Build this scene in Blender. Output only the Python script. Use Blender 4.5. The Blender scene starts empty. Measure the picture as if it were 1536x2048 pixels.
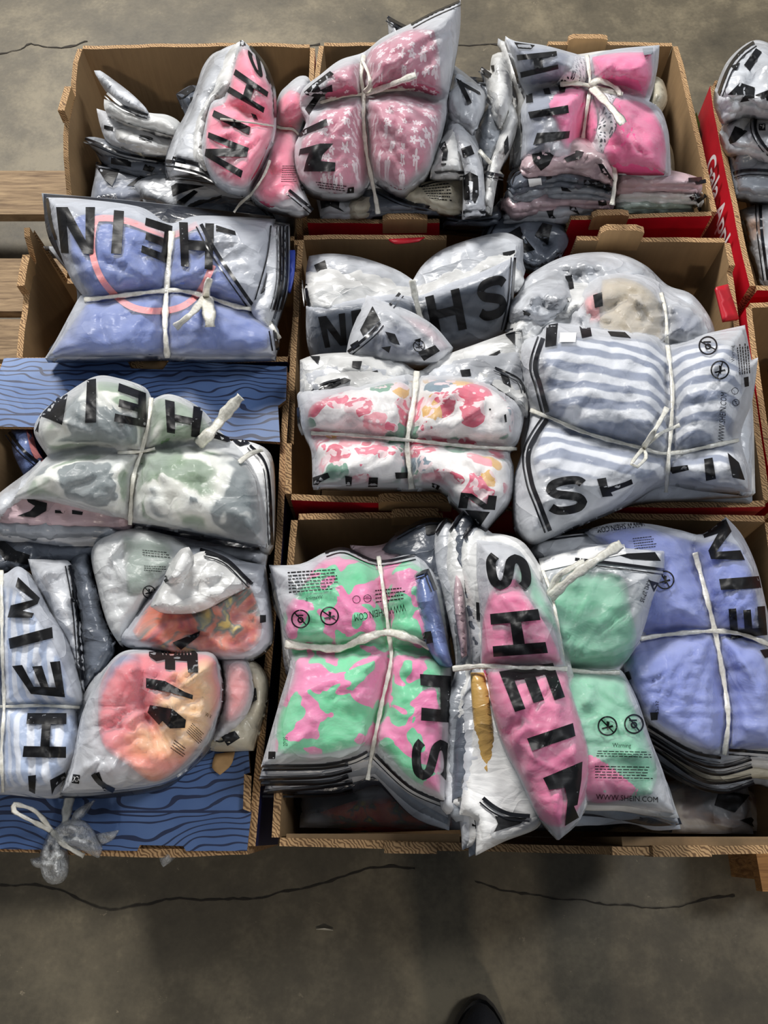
import bpy, math, random
import numpy as np
from mathutils import Vector, geometry

# ------------------------------------------------------------------ camera, world, light
F = 1540.0; CZ = 1.47; TILT = math.radians(23)
CT, ST = math.cos(TILT), math.sin(TILT)
S = bpy.context.scene; COL = S.collection
cam_d = bpy.data.cameras.new('camera'); cam = bpy.data.objects.new('camera', cam_d); COL.objects.link(cam)
cam.location = (0, 0, CZ); cam.rotation_euler = (TILT, 0, 0)
cam_d.sensor_fit = 'VERTICAL'; cam_d.sensor_height = 36.0; cam_d.lens = 36.0*F/2048.0; cam_d.clip_start = .02
S.camera = cam
S.view_settings.view_transform = 'Standard'; S.view_settings.look = 'None'
S.view_settings.exposure = 0.0; S.view_settings.gamma = 1.0; S.view_settings.use_curve_mapping = False
S.cycles.transparent_max_bounces = 24
W = bpy.data.worlds.new('world'); S.world = W; W.use_nodes = True
W.node_tree.nodes['Background'].inputs[0].default_value = (.80, .88, 1, 1)
W.node_tree.nodes['Background'].inputs[1].default_value = .20

def area(name, loc, target, sx, sy, power, col):
    l = bpy.data.lights.new(name, 'AREA'); l.shape = 'RECTANGLE'; l.size = sx; l.size_y = sy; l.energy = power; l.color = col
    o = bpy.data.objects.new(name, l); COL.objects.link(o); o.location = loc
    o.rotation_euler = (Vector(target)-Vector(loc)).to_track_quat('-Z', 'Y').to_euler()
    return o
area('roof_light_far', (-1.5, 3.9, 3.5), (0, .8, .4), 1.4, .7, 265, (1, .975, .94))
area('roof_light_side', (2.6, 1.2, 4.0), (0, .5, .4), .5, 1.2, 62, (.95, .97, 1))
area('roof_light_near', (.35, -3.2, 3.3), (.1, .4, .3), .30, .2, 34, (1, .88, .74))

def P(px, py, z):
    px = np.asarray(px, float); py = np.asarray(py, float); z = np.asarray(z, float)
    u = (px-768)/F; v = -(py-1024)/F
    dx = u; dy = CT*v+ST; dz = ST*v-CT
    t = (z-CZ)/dz
    return np.stack([t*dx, t*dy, z+0*t], -1)
def Q(w):
    y = w[1]; z = w[2]-CZ; dep = y*ST-z*CT; return (768+F*w[0]/dep, 1024-F*(y*CT+z*ST)/dep)
BOXES = []
def into_box(outline, z):
    """keep a bag that lies below the rim between the walls of its box"""
    o = np.asarray(outline, float); W_ = P(o[:, 0], o[:, 1], z); c = W_[:, :2].mean(0)
    for q in BOXES:
        if not inside(np.array([c[0]]), np.array([c[1]]), q)[0]: continue
        m = q.mean(0); out = []
        for p in W_[:, :2]:
            for _ in range(2):
                for a, b in zip(q, np.roll(q, -1, 0)):
                    d = b-a; d = d/np.linalg.norm(d); n = np.array([d[1], -d[0]])
                    if np.dot(m-a, n) < 0: n = -n
                    k = np.dot(p-a, n)-.012
                    if k < 0: p = p-n*k
            out.append(Q((p[0], p[1], z)))
        return np.array(out)
    return o
def PV(px, py, z): return Vector(P(px, py, z).tolist())

# ------------------------------------------------------------------ materials
def lin(c):
    return tuple((x/12.92 if x <= .04045 else ((x+.055)/1.055)**2.4) for x in [k/255 for k in c])+(1,)
class MT:
    def __init__(s, name):
        s.m = bpy.data.materials.new(name); s.m.use_nodes = True; s.t = s.m.node_tree; s.t.nodes.clear()
        s.out = s.n('ShaderNodeOutputMaterial')
    def n(s, k, **kw):
        nd = s.t.nodes.new(k)
        for a, b in kw.items(): setattr(nd, a, b)
        return nd
    def l(s, a, b): s.t.links.new(a, b)
    def val(s, sock, v):
        if isinstance(v, bpy.types.NodeSocket): s.l(v, sock)
        else: sock.default_value = v
    def math(s, op, a, b=0.0, c=0.0, clamp=False):
        nd = s.n('ShaderNodeMath', operation=op, use_clamp=clamp)
        s.val(nd.inputs[0], a); s.val(nd.inputs[1], b); s.val(nd.inputs[2], c); return nd.outputs[0]
    def coord(s, scale=(1, 1, 1), rot=0, loc=(0, 0, 0)):
        tc = s.n('ShaderNodeTexCoord'); mp = s.n('ShaderNodeMapping')
        mp.inputs['Scale'].default_value = scale; mp.inputs['Rotation'].default_value = (0, 0, rot); mp.inputs['Location'].default_value = loc
        s.l(tc.outputs['Object'], mp.inputs[0]); return mp.outputs[0]
    def noise(s, vec, scale, detail=2, rough=.5, dist=0, col=False):
        nd = s.n('ShaderNodeTexNoise'); s.l(vec, nd.inputs['Vector']); nd.inputs['Scale'].default_value = scale
        nd.inputs['Detail'].default_value = detail; nd.inputs['Roughness'].default_value = rough; nd.inputs['Distortion'].default_value = dist
        return nd.outputs['Color'] if col else nd.outputs['Fac']
    def vor(s, vec, scale, feature='F1'):
        nd = s.n('ShaderNodeTexVoronoi', feature=feature); s.l(vec, nd.inputs['Vector']); nd.inputs['Scale'].default_value = scale
        return nd
    def ramp(s, f, stops, interp='LINEAR'):
        nd = s.n('ShaderNodeValToRGB'); s.l(f, nd.inputs[0]); cr = nd.color_ramp; cr.interpolation = interp
        while len(cr.elements) < len(stops): cr.elements.new(.5)
        for e, (p, c) in zip(cr.elements, stops): e.position = p; e.color = c if len(c) == 4 else lin(c)
        return nd.outputs[0]
    def mix(s, f, a, b):
        nd = s.n('ShaderNodeMix', data_type='RGBA'); s.val(nd.inputs[0], f); s.val(nd.inputs[6], a); s.val(nd.inputs[7], b); return nd.outputs[2]
    def warp(s, vec, scale, amt):
        nz = s.noise(vec, scale, 2, .5, 0, True)
        a = s.n('ShaderNodeVectorMath', operation='SUBTRACT'); s.l(nz, a.inputs[0]); a.inputs[1].default_value = (.5, .5, .5)
        b = s.n('ShaderNodeVectorMath', operation='SCALE'); s.l(a.outputs[0], b.inputs[0]); b.inputs['Scale'].default_value = amt
        c = s.n('ShaderNodeVectorMath', operation='ADD'); s.l(vec, c.inputs[0]); s.l(b.outputs[0], c.inputs[1]); return c.outputs[0]
    def bump(s, h, strength, dist, prev=None):
        nd = s.n('ShaderNodeBump'); nd.inputs['Strength'].default_value = strength; nd.inputs['Distance'].default_value = dist
        s.l(h, nd.inputs['Height'])
        if prev is not None: s.l(prev, nd.inputs['Normal'])
        return nd.outputs[0]
    def bsdf(s, col, rough=.6, normal=None, **kw):
        b = s.n('ShaderNodeBsdfPrincipled'); s.val(b.inputs['Base Color'], col); s.val(b.inputs['Roughness'], rough)
        if normal is not None: s.l(normal, b.inputs['Normal'])
        for k, v in kw.items(): s.val(b.inputs[k.replace('_', ' ')], v)
        return b.outputs[0]
    def end(s, sh): s.l(sh, s.out.inputs[0]); return s.m

def crinkle(t, amt=1.0):
    v = t.coord()
    w = t.warp(v, 7, .09)
    vo = t.vor(w, 11, 'DISTANCE_TO_EDGE')
    e = t.math('SUBTRACT', 1, t.math('POWER', t.math('MULTIPLY', vo.outputs[0], 5.0, clamp=True), .6))
    w2 = t.warp(t.coord((1, 2.0, 1), .7), 12, .07); vo2 = t.vor(w2, 24, 'DISTANCE_TO_EDGE')
    e2 = t.math('MULTIPLY', vo2.outputs[0], 6.0, clamp=True)
    nz = t.noise(t.coord((1, 2.2, 1), .6), 20, 4, .6, .8)
    b = t.bump(e, .40*amt, .006)
    b = t.bump(e2, .16*amt, .004, b)
    b = t.bump(nz, .26*amt, .006, b)
    return b

def film(name, tint, opaque, rough=.30):
    t = MT(name); nrm = crinkle(t)
    mott = t.noise(t.coord(), 14, 3, .6)
    p = t.bsdf(lin(tint), rough, nrm, Specular_IOR_Level=.6)
    tl = t.n('ShaderNodeBsdfTranslucent'); tl.inputs[0].default_value = lin(tint)
    mx0 = t.n('ShaderNodeMixShader'); mx0.inputs[0].default_value = .25; t.l(p, mx0.inputs[1]); t.l(tl.outputs[0], mx0.inputs[2])
    tr = t.n('ShaderNodeBsdfTransparent')
    at = t.n('ShaderNodeAttribute', attribute_name='haze')
    hz = t.math('MULTIPLY', at.outputs['Fac'], .52)
    fac = t.math('ADD', t.math('ADD', t.math('MULTIPLY', mott, .40), opaque-.26), hz, clamp=True)
    lw = t.n('ShaderNodeLayerWeight'); lw.inputs[0].default_value = .35
    fac = t.math('ADD', fac, t.math('MULTIPLY', lw.outputs['Facing'], .30), clamp=True)
    mx = t.n('ShaderNodeMixShader'); t.l(fac, mx.inputs[0]); t.l(tr.outputs[0], mx.inputs[1]); t.l(mx0.outputs[0], mx.inputs[2])
    return t.end(mx.outputs[0])
M = {}
M['film'] = film('frosted_film', (226, 228, 232), .29)
M['film_clear'] = film('clearer_film', (218, 222, 230), .22)
M['film_milky'] = film('milky_film', (232, 234, 234), .32)
def pale(name, c, k=1.0):
    t = MT(name); nrm = crinkle(t, 1.0)
    nz = t.noise(t.coord(), 11, 3, .6)
    d = tuple(int(x*.70) for x in c)
    col = t.ramp(nz, [(.3, d), (.62, c)])
    return t.end(t.bsdf(col, .30, nrm, Specular_IOR_Level=.6))
M['pale'] = pale('frosted_bag', (214, 217, 222))
M['white'] = pale('frosted_bag_white', (240, 240, 238))
M['grey'] = pale('frosted_bag_grey', (158, 164, 172))
M['slate'] = pale('frosted_bag_slate', (100, 107, 118))
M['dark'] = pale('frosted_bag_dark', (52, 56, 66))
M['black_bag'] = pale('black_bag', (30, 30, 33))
M['cream'] = pale('frosted_bag_cream', (214, 206, 184))
M['blush'] = pale('frosted_bag_blush', (214, 186, 192))
M['sage'] = pale('frosted_bag_sage', (172, 188, 178))
M['rust'] = pale('frosted_bag_rust', (168, 112, 88))
M['bluebag'] = pale('frosted_bag_blue', (122, 140, 190))
M['ochre'] = pale('ochre_garment', (214, 172, 98))

def cloth_normal(t):
    return t.bump(t.noise(t.coord(), 18, 4, .6, .6), .5, .01)
def cloth(name, col):
    t = MT(name); return t.end(t.bsdf(lin(col), .85, cloth_normal(t)))
for nm, c in dict(hot_pink=(255, 112, 148), rose=(240, 108, 160), magenta=(226, 84, 140), lavender=(126, 140, 206), periwinkle=(104, 124, 186),
                  mint=(120, 196, 158), slate_c=(62, 72, 86), grey_c=(120, 126, 142), salmon=(240, 150, 150), whitec=(236, 234, 230),
                  creamc=(228, 216, 188), beige=(190, 176, 150), dark_c=(30, 32, 40), peach=(230, 190, 165), sagec=(130, 148, 136),
                  pale_pink=(226, 170, 184)).items():
    M[nm] = cloth('cloth_'+nm, c)
def stripes(name, a, b, ang, freq, wob=.02):
    t = MT(name); v = t.warp(t.coord((1, 1, 1), ang), 6, wob); v = t.warp(v, 16, wob*.35)
    sx = t.n('ShaderNodeSeparateXYZ'); t.l(v, sx.inputs[0])
    s_ = t.math('SINE', t.math('MULTIPLY', sx.outputs[1], freq*6.283))
    f = t.math('ADD', t.math('MULTIPLY', s_, 1.6), .5, clamp=True)
    return t.end(t.bsdf(t.mix(f, lin(a), lin(b)), .85, cloth_normal(t)))
M['stripe_navy'] = stripes('striped_shirt', (232, 234, 238), (120, 132, 158), .12, 38, .05)
M['stripe_blue'] = stripes('fine_striped_shirt', (228, 232, 240), (176, 192, 220), 1.35, 62, .03)
def daisy(name, base, petal, scale):
    t = MT(name); v = t.warp(t.coord(), 8, .012)
    vo = t.vor(v, scale); vo.voronoi_dimensions = '2D'; vo.inputs['Randomness'].default_value = .75
    mulv = t.n('ShaderNodeVectorMath', operation='SUBTRACT')
    t.l(v, mulv.inputs[0]); t.l(vo.outputs['Position'], mulv.inputs[1])
    sx = t.n('ShaderNodeSeparateXYZ'); t.l(mulv.outputs[0], sx.inputs[0])
    ang = t.math('ARCTAN2', sx.outputs[1], sx.outputs[0])
    sc = t.n('ShaderNodeSeparateColor'); t.l(vo.outputs['Color'], sc.inputs[0])
    pet = t.math('ABSOLUTE', t.math('COSINE', t.math('ADD', t.math('MULTIPLY', ang, 2.5), t.math('MULTIPLY', sc.outputs[0], 6))))
    size = t.math('MULTIPLY', t.math('ADD', .16, t.math('MULTIPLY', sc.outputs[1], .22)), 1.0)
    r = t.math('MULTIPLY', size, t.math('ADD', .45, t.math('MULTIPLY', pet, .75)))
    f = t.math('LESS_THAN', vo.outputs['Distance'], r)
    ctr = t.math('GREATER_THAN', vo.outputs['Distance'], .05)
    f = t.math('MULTIPLY', f, ctr)
    return t.end(t.bsdf(t.mix(f, lin(base), lin(petal)), .85, cloth_normal(t)))
M['daisy'] = daisy('daisy_print', (196, 104, 130), (246, 228, 232), 58)
def dots(name, base, dot, scale, r):
    t = MT(name); vo = t.vor(t.coord(), scale); vo.inputs['Randomness'].default_value = .6; vo.voronoi_dimensions = '2D'
    f = t.math('LESS_THAN', vo.outputs['Distance'], r)
    return t.end(t.bsdf(t.mix(f, lin(base), lin(dot)), .85, cloth_normal(t)))
M['dots'] = dots('dotted_cloth', (238, 234, 234), (40, 40, 48), 130, .25)
def patches(name, stops, scale, detail=1.5, dist=1.2, interp='CONSTANT', seed=0):
    t = MT(name); f = t.noise(t.coord(loc=(seed, seed*.7, 0)), scale, detail, .5, dist)
    return t.end(t.bsdf(t.ramp(f, stops, interp), .85, cloth_normal(t)))
M['camo_pink'] = patches('mint_pink_print', [(0, (88, 214, 150)), (.495, (246, 116, 178))], 27, 1.2, .7, 'CONSTANT')
M['camo_sage'] = patches('sage_print', [(0, (84, 104, 100)), (.42, (120, 148, 112)), (.455, (236, 236, 226)), (.53, (232, 234, 228)), (.555, (88, 104, 108))], 11, 1.0, .8, 'LINEAR', 3)
M['sunset'] = patches('sunset_print', [(.34, (110, 122, 160)), (.41, (226, 92, 104)), (.50, (238, 122, 124)), (.57, (248, 160, 116)), (.66, (250, 200, 140))], 7, 1, .6, 'LINEAR', 6)
M['tropic'] = patches('orange_print', [(.28, (54, 62, 74)), (.40, (196, 80, 70)), (.50, (218, 118, 80)), (.56, (96, 110, 100)), (.64, (230, 200, 90))], 16, 3, 1.5, 'LINEAR', 2)
M['leopard'] = patches('animal_print', [(.3, (34, 28, 26)), (.42, (120, 92, 72)), (.5, (190, 172, 150)), (.66, (214, 202, 186))], 12, 2, 1.5, 'EASE', 4)
def floral():
    t = MT('rose_floral_print'); v = t.warp(t.coord(), 22, .035)
    vo = t.vor(v, 30); vo.inputs['Randomness'].default_value = 1.0
    sc = t.n('ShaderNodeSeparateColor'); t.l(vo.outputs['Color'], sc.inputs[0])
    cc = t.ramp(sc.outputs[0], [(0, (216, 36, 84)), (.3, (232, 74, 112)), (.5, (240, 150, 160)), (.64, (60, 140, 100)), (.78, (228, 176, 72)), (.88, (70, 112, 130))], 'CONSTANT')
    f = t.math('LESS_THAN', vo.outputs['Distance'], t.math('ADD', .36, t.math('MULTIPLY', sc.outputs[1], .42)))
    big = t.math('GREATER_THAN', t.noise(t.coord(), 9, 1, .5), .30)
    f = t.math('MULTIPLY', f, big)
    inner = t.math('LESS_THAN', t.noise(v, 60, 2, .5), .56)
    cc = t.mix(inner, lin((244, 214, 214)), cc)
    return t.end(t.bsdf(t.mix(f, lin((242, 238, 234)), cc), .85, cloth_normal(t)))
M['floral'] = floral()
t = MT('black_print'); M['ink'] = t.end(t.bsdf(lin((17, 17, 19)), .48, crinkle(t, .3), Specular_IOR_Level=.3))
t = MT('black_zip'); M['zip'] = t.end(t.bsdf(lin((20, 21, 26)), .28))
t = MT('white_print'); M['whiteink'] = t.end(t.bsdf(lin((235, 235, 235)), .5))
t = MT('twine_plastic'); nz = t.noise(t.coord(), 160, 3); M['twine'] = t.end(t.bsdf(t.ramp(nz, [(.3, (206, 203, 190)), (.7, (240, 238, 228))]), .32, t.bump(nz, .5, .002), Specular_IOR_Level=.7))
def clearwrap():
    t = MT('clear_wrap'); nz = t.noise(t.coord(), 40, 4, .7, 1.5); nrm = t.bump(nz, 1, .01)
    p = t.bsdf(lin((228, 230, 230)), .18, nrm, Specular_IOR_Level=.9)
    tr = t.n('ShaderNodeBsdfTransparent'); mx = t.n('ShaderNodeMixShader'); t.l(t.math('ADD', t.math('MULTIPLY', nz, .9), .05, clamp=True), mx.inputs[0])
    t.l(tr.outputs[0], mx.inputs[1]); t.l(p, mx.inputs[2]); return t.end(mx.outputs[0])
M['wrap'] = clearwrap()
def kraft(name, c):
    t = MT(name); v = t.coord(); n1 = t.noise(v, 5, 4, .6); n2 = t.noise(t.coord((1, 1, .12)), 120, 2, .5)
    c2 = tuple(int(x*.80) for x in c)
    col = t.ramp(t.math('ADD', t.math('MULTIPLY', n1, .75), t.math('MULTIPLY', n2, .25)), [(.3, c2), (.7, c)])
    return t.end(t.bsdf(col, .78, t.bump(n2, .25, .002)))
M['kraft'] = kraft('kraft_board', (170, 138, 98))
M['kraft_lt'] = kraft('kraft_board_light', (200, 160, 110))
def corrug():
    t = MT('corrugated_edge'); v = t.warp(t.coord(), 50, .006)
    a = t.n('ShaderNodeTexWave', wave_type='BANDS', bands_direction='DIAGONAL'); t.l(v, a.inputs[0]); a.inputs['Scale'].default_value = 120; a.inputs['Distortion'].default_value = 7; a.inputs['Detail'].default_value = 1
    return t.end(t.bsdf(t.ramp(a.outputs['Color'], [(.12, (112, 84, 56)), (.4, (168, 132, 90)), (.8, (192, 156, 112))]), .85))
M['edge'] = corrug()
def printed(name, c, rough=.42):
    t = MT(name); n1 = t.noise(t.coord(), 7, 5, .65)
    d = tuple(int(x*.82) for x in c)
    return t.end(t.bsdf(t.ramp(n1, [(.35, d), (.6, c)]), rough, t.bump(n1, .2, .004)))
M['red'] = printed('red_print_board', (206, 26, 44))
M['navy'] = printed('navy_print_board', (26, 34, 84))
M['royal'] = printed('royal_blue_board', (52, 76, 176))
M['green'] = printed('green_print', (96, 140, 40))
def woodprint():
    t = MT('blue_wood_print')
    v0 = t.coord()
    # gentle knots: distance to sparse points bends the grain
    vo = t.vor(t.coord((1, 1.5, 0), 0, (.03, .02, 0)), 3.4); vo.inputs['Randomness'].default_value = .8
    ring = t.math('MULTIPLY', t.math('POWER', t.math('SUBTRACT', 1, t.math('MULTIPLY', vo.outputs['Distance'], 1.6), clamp=True), 3.0), 2.3)
    nz = t.noise(t.coord((1, 1.6, 1)), 7, 2, .5)
    sx = t.n('ShaderNodeSeparateXYZ'); t.l(v0, sx.inputs[0])
    f = t.math('ADD', t.math('MULTIPLY', sx.outputs[1], 84), t.math('ADD', t.math('MULTIPLY', nz, 9.0), t.math('MULTIPLY', ring, 8.0)))
    s_ = t.math('SINE', t.math('MULTIPLY', f, 6.283*1.25))
    n3 = t.noise(t.coord((1, 3, 1)), 20, 3, .6)
    line = t.math('GREATER_THAN', s_, t.math('ADD', .46, t.math('MULTIPLY', n3, .5)))
    seam = t.math('LESS_THAN', t.math('ABSOLUTE', t.math('SUBTRACT', t.math('FRACT', t.math('ADD', t.math('MULTIPLY', sx.outputs[1], 13.2), .30)), .5)), .018)
    f2 = t.math('MAXIMUM', line, seam)
    base = t.ramp(t.noise(t.coord(), 6, 3, .6), [(.3, (78, 106, 156)), (.7, (104, 132, 180))])
    return t.end(t.bsdf(t.mix(f2, base, lin((44, 54, 84))), .5))
M['woodprint'] = woodprint()
def floor_mat():
    t = MT('concrete_floor'); v = t.coord()
    a = t.noise(v, 2.0, 6, .62, .4); b = t.noise(v, 11, 5, .7); c = t.noise(v, 110, 2, .5)
    f = t.math('ADD', t.math('MULTIPLY', a, .60), t.math('ADD', t.math('MULTIPLY', b, .32), t.math('MULTIPLY', c, .08)))
    col = t.ramp(f, [(.38, (70, 64, 51)), (.5, (94, 86, 69)), (.60, (124, 114, 92))])
    sp = t.noise(v, 24, 5, .85); col = t.mix(t.math('MULTIPLY', t.math('GREATER_THAN', sp, .66), .6), col, lin((138, 126, 104)))
    return t.end(t.bsdf(col, .6, t.bump(b, .3, .004)))
M['floor'] = floor_mat()
t = MT('floor_crack'); M['crack'] = t.end(t.bsdf(lin((46, 41, 34)), .9))
def wood(name, a, b):
    t = MT(name); n = t.noise(t.coord((1.2, 14, 4)), 9, 5, .65, .6)
    return t.end(t.bsdf(t.ramp(n, [(.3, a), (.68, b)]), .8, t.bump(n, .4, .004)))
M['wood'] = wood('pallet_wood', (104, 82, 60), (168, 142, 108))
M['wood_o'] = wood('pallet_wood_orange', (120, 78, 40), (196, 144, 84))
t = MT('shoe_fabric'); nz = t.noise(t.coord(), 300, 2); M['shoe'] = t.end(t.bsdf(lin((24, 25, 30)), .8, t.bump(nz, .6, .001)))
t = MT('shoe_rubber'); M['rubber'] = t.end(t.bsdf(lin((66, 63, 60)), .6))
t = MT('trouser'); M['trouser'] = t.end(t.bsdf(lin((30, 34, 44)), .9))
t = MT('skin'); M['skin'] = t.end(t.bsdf(lin((190, 140, 112)), .6))
t = MT('sticker'); M['sticker'] = t.end(t.bsdf(lin((232, 232, 230)), .5))

# ------------------------------------------------------------------ helpers
def link(name, verts, faces, mat, parent=None, org=None, smooth=True, mats=None, fm=None):
    me = bpy.data.meshes.new(name)
    if org is not None: verts = np.asarray(verts)-np.asarray(org)
    me.from_pydata([tuple(map(float, v)) for v in verts], [], [tuple(map(int, f)) for f in faces])
    for m_ in (mats or [mat]): me.materials.append(m_)
    if fm: me.polygons.foreach_set('material_index', fm)
    if smooth: me.polygons.foreach_set('use_smooth', [True]*len(me.polygons))
    me.update()
    o = bpy.data.objects.new(name, me); COL.objects.link(o)
    if parent is not None: o.parent = parent
    return o
def thing(name, label, cat, loc, group=None):
    o = bpy.data.objects.new(name, None); o.empty_display_size = .05; COL.objects.link(o); o.location = loc
    o['label'] = label; o['category'] = cat
    if group: o['group'] = group
    return o
def tag(o, label, cat, group=None):
    o['label'] = label; o['category'] = cat
    if group: o['group'] = group
    return o

_rng = np.random.RandomState(5)
_perm = np.concatenate([_rng.permutation(256)]*2)
_grad = _rng.normal(size=(256, 2)); _grad /= np.linalg.norm(_grad, axis=1)[:, None]
def perlin(x, y, seed=0):
    x = np.asarray(x, float)+seed*17.31; y = np.asarray(y, float)+seed*9.77
    xi = np.floor(x).astype(int); yi = np.floor(y).astype(int); xf = x-xi; yf = y-yi
    def g(ix, iy, fx, fy):
        h = _perm[(_perm[ix & 255]+iy) & 255]; return _grad[h, 0]*fx+_grad[h, 1]*fy
    u = xf*xf*xf*(xf*(xf*6-15)+10); v = yf*yf*yf*(yf*(yf*6-15)+10)
    a = g(xi, yi, xf, yf); b = g(xi+1, yi, xf-1, yf); c = g(xi, yi+1, xf, yf-1); d = g(xi+1, yi+1, xf-1, yf-1)
    return (a*(1-u)+b*u)*(1-v)+(c*(1-u)+d*u)*v

def resample(pts, sp, closed=True, smooth=True):
    """catmull-rom through the points; corners sharper than ~70 degrees stay corners"""
    p = np.asarray(pts, float); n = len(p); out = []
    def corner(i):
        if not closed and (i <= 0 or i >= n-1): return True
        a = p[i]-p[i-1]; b = p[(i+1) % n]-p[i]
        c = np.dot(a, b)/(np.linalg.norm(a)*np.linalg.norm(b)+1e-9); return c < .35
    for i in range(n if closed else n-1):
        p1 = p[i]; p2 = p[(i+1) % n]
        p0 = p1 if (corner(i) or not smooth) else p[i-1]; p3 = p2 if (corner((i+1) % n) or not smooth) else p[(i+2) % n]
        L = np.linalg.norm(p2-p1); k = max(1, int(round(L/sp)))
        m1 = (p2-p0)*.5; m2 = (p3-p1)*.5
        if not smooth: m1 = m2 = (p2-p1)
        for j in range(k):
            t = j/k; t2 = t*t; t3 = t2*t
            out.append((2*t3-3*t2+1)*p1+(t3-2*t2+t)*m1+(-2*t3+3*t2)*p2+(t3-t2)*m2)
    if not closed: out.append(p[-1])
    return np.array(out)
def seg_dist(x, y, poly, closed=True):
    """distance to a polyline and arclength at the nearest point"""
    p = np.asarray(poly, float); q = np.roll(p, -1, 0) if closed else p[1:]; p = p if closed else p[:-1]
    d = q-p; L2 = (d**2).sum(1)+1e-9; L = np.sqrt(L2); cs = np.concatenate([[0], np.cumsum(L)[:-1]])
    X = x[:, None]-p[None, :, 0]; Y = y[:, None]-p[None, :, 1]
    t = np.clip((X*d[:, 0]+Y*d[:, 1])/L2, 0, 1)
    D = np.hypot(X-t*d[:, 0], Y-t*d[:, 1]); k = D.argmin(1); r = np.arange(len(x))
    return D[r, k], cs[k]+t[r, k]*L[k]
def inside(x, y, poly):
    p = np.asarray(poly, float); q = np.roll(p, -1, 0); res = np.zeros(len(x), bool)
    for a, b in zip(p, q):
        if a[1] == b[1]: continue
        c = ((a[1] > y) != (b[1] > y)) & (x < (b[0]-a[0])*(y-a[1])/(b[1]-a[1])+a[0]); res ^= c
    return res
def triangulate(bd, sp):
    x0, y0 = bd.min(0); x1, y1 = bd.max(0)
    gx, gy = np.meshgrid(np.arange(x0+sp/2, x1, sp), np.arange(y0+sp/2, y1, sp*.9)); gx = gx.copy(); gx[1::2] += sp/2
    gx = gx.ravel(); gy = gy.ravel(); ok = inside(gx, gy, bd); gx = gx[ok]; gy = gy[ok]
    if len(gx):
        d, _ = seg_dist(gx, gy, bd); ok = d > sp*.55; gx = gx[ok]; gy = gy[ok]
    pts = np.concatenate([bd, np.stack([gx, gy], 1)]); n = len(bd)
    r = geometry.delaunay_2d_cdt([Vector(p) for p in pts.tolist()], [], [list(range(n))], 1, 1e-4)
    vs = np.array([[v.x, v.y] for v in r[0]]); fs = [tuple(f) for f in r[2]]
    # orient up (pixel y points down)
    out = []
    for f in fs:
        a, b, c = vs[f[0]], vs[f[1]], vs[f[2]]
        if (b[0]-a[0])*(c[1]-a[1])-(b[1]-a[1])*(c[0]-a[0]) > 0: f = f[::-1]
        out.append(f)
    return vs, out
def slab(name, poly, zf, T, mat, parent, org, sp=9, smooth=True, pre=None):
    """closed body: top follows zf over a pixel outline, sides drop T straight down"""
    bd = resample(poly, sp, True, smooth)
    vs, fs = triangulate(bd, sp)
    z = zf(vs[:, 0], vs[:, 1]); V = P(vs[:, 0], vs[:, 1], z); n = len(V)
    if T > 0:
        B = V.copy(); B[:, 2] -= T
        cnt = {}
        for f in fs:
            for i in range(3):
                e = (f[i], f[(i+1) % 3]); cnt[e] = 1
        F_ = list(fs)+[tuple(i+n for i in f[::-1]) for f in fs]
        for (a, b) in cnt:
            if (b, a) not in cnt: F_.append((b, a, a+n, b+n))
        V = np.concatenate([V, B]); fs = F_
    return link(name, V, fs, mat, parent, org)

# glyphs: patches in a unit box, x right, y down
def gl_rects(ch):
    return {'H': [(0, 0, .25, 1), (.75, 0, 1, 1), (.25, .39, .75, .61)], 'I': [(0, 0, 1, 1)],
            'E': [(0, 0, .27, 1), (.27, 0, 1, .21), (.27, .395, .92, .605), (.27, .79, 1, 1)],
            'N': [(0, 0, .24, 1), (.76, 0, 1, 1)]}.get(ch, [])
def glyph(ch):
    pats = []
    for (a, b, c, d) in gl_rects(ch): pats.append(np.array([[a, b], [c, b], [c, d], [a, d]], float))
    if ch == 'N': pats.append(np.array([[0, 0], [.3, 0], [1, 1], [.7, 1]], float))
    if ch == 'S':
        k = np.array([(.92, .22), (.8, .12), (.52, .095), (.24, .15), (.13, .29), (.24, .42), (.52, .5), (.78, .59), (.87, .73), (.76, .86), (.5, .905), (.22, .88), (.07, .77)])
        c = resample(k, .05, False); d = np.gradient(c, axis=0); d /= np.linalg.norm(d, axis=1)[:, None]; nn = np.stack([-d[:, 1], d[:, 0]], 1)
        w = .115
        L = c+nn*w; R = c-nn*w
        for i in range(len(c)-1): pats.append(np.array([L[i], R[i], R[i+1], L[i+1]]))
    return pats

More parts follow.
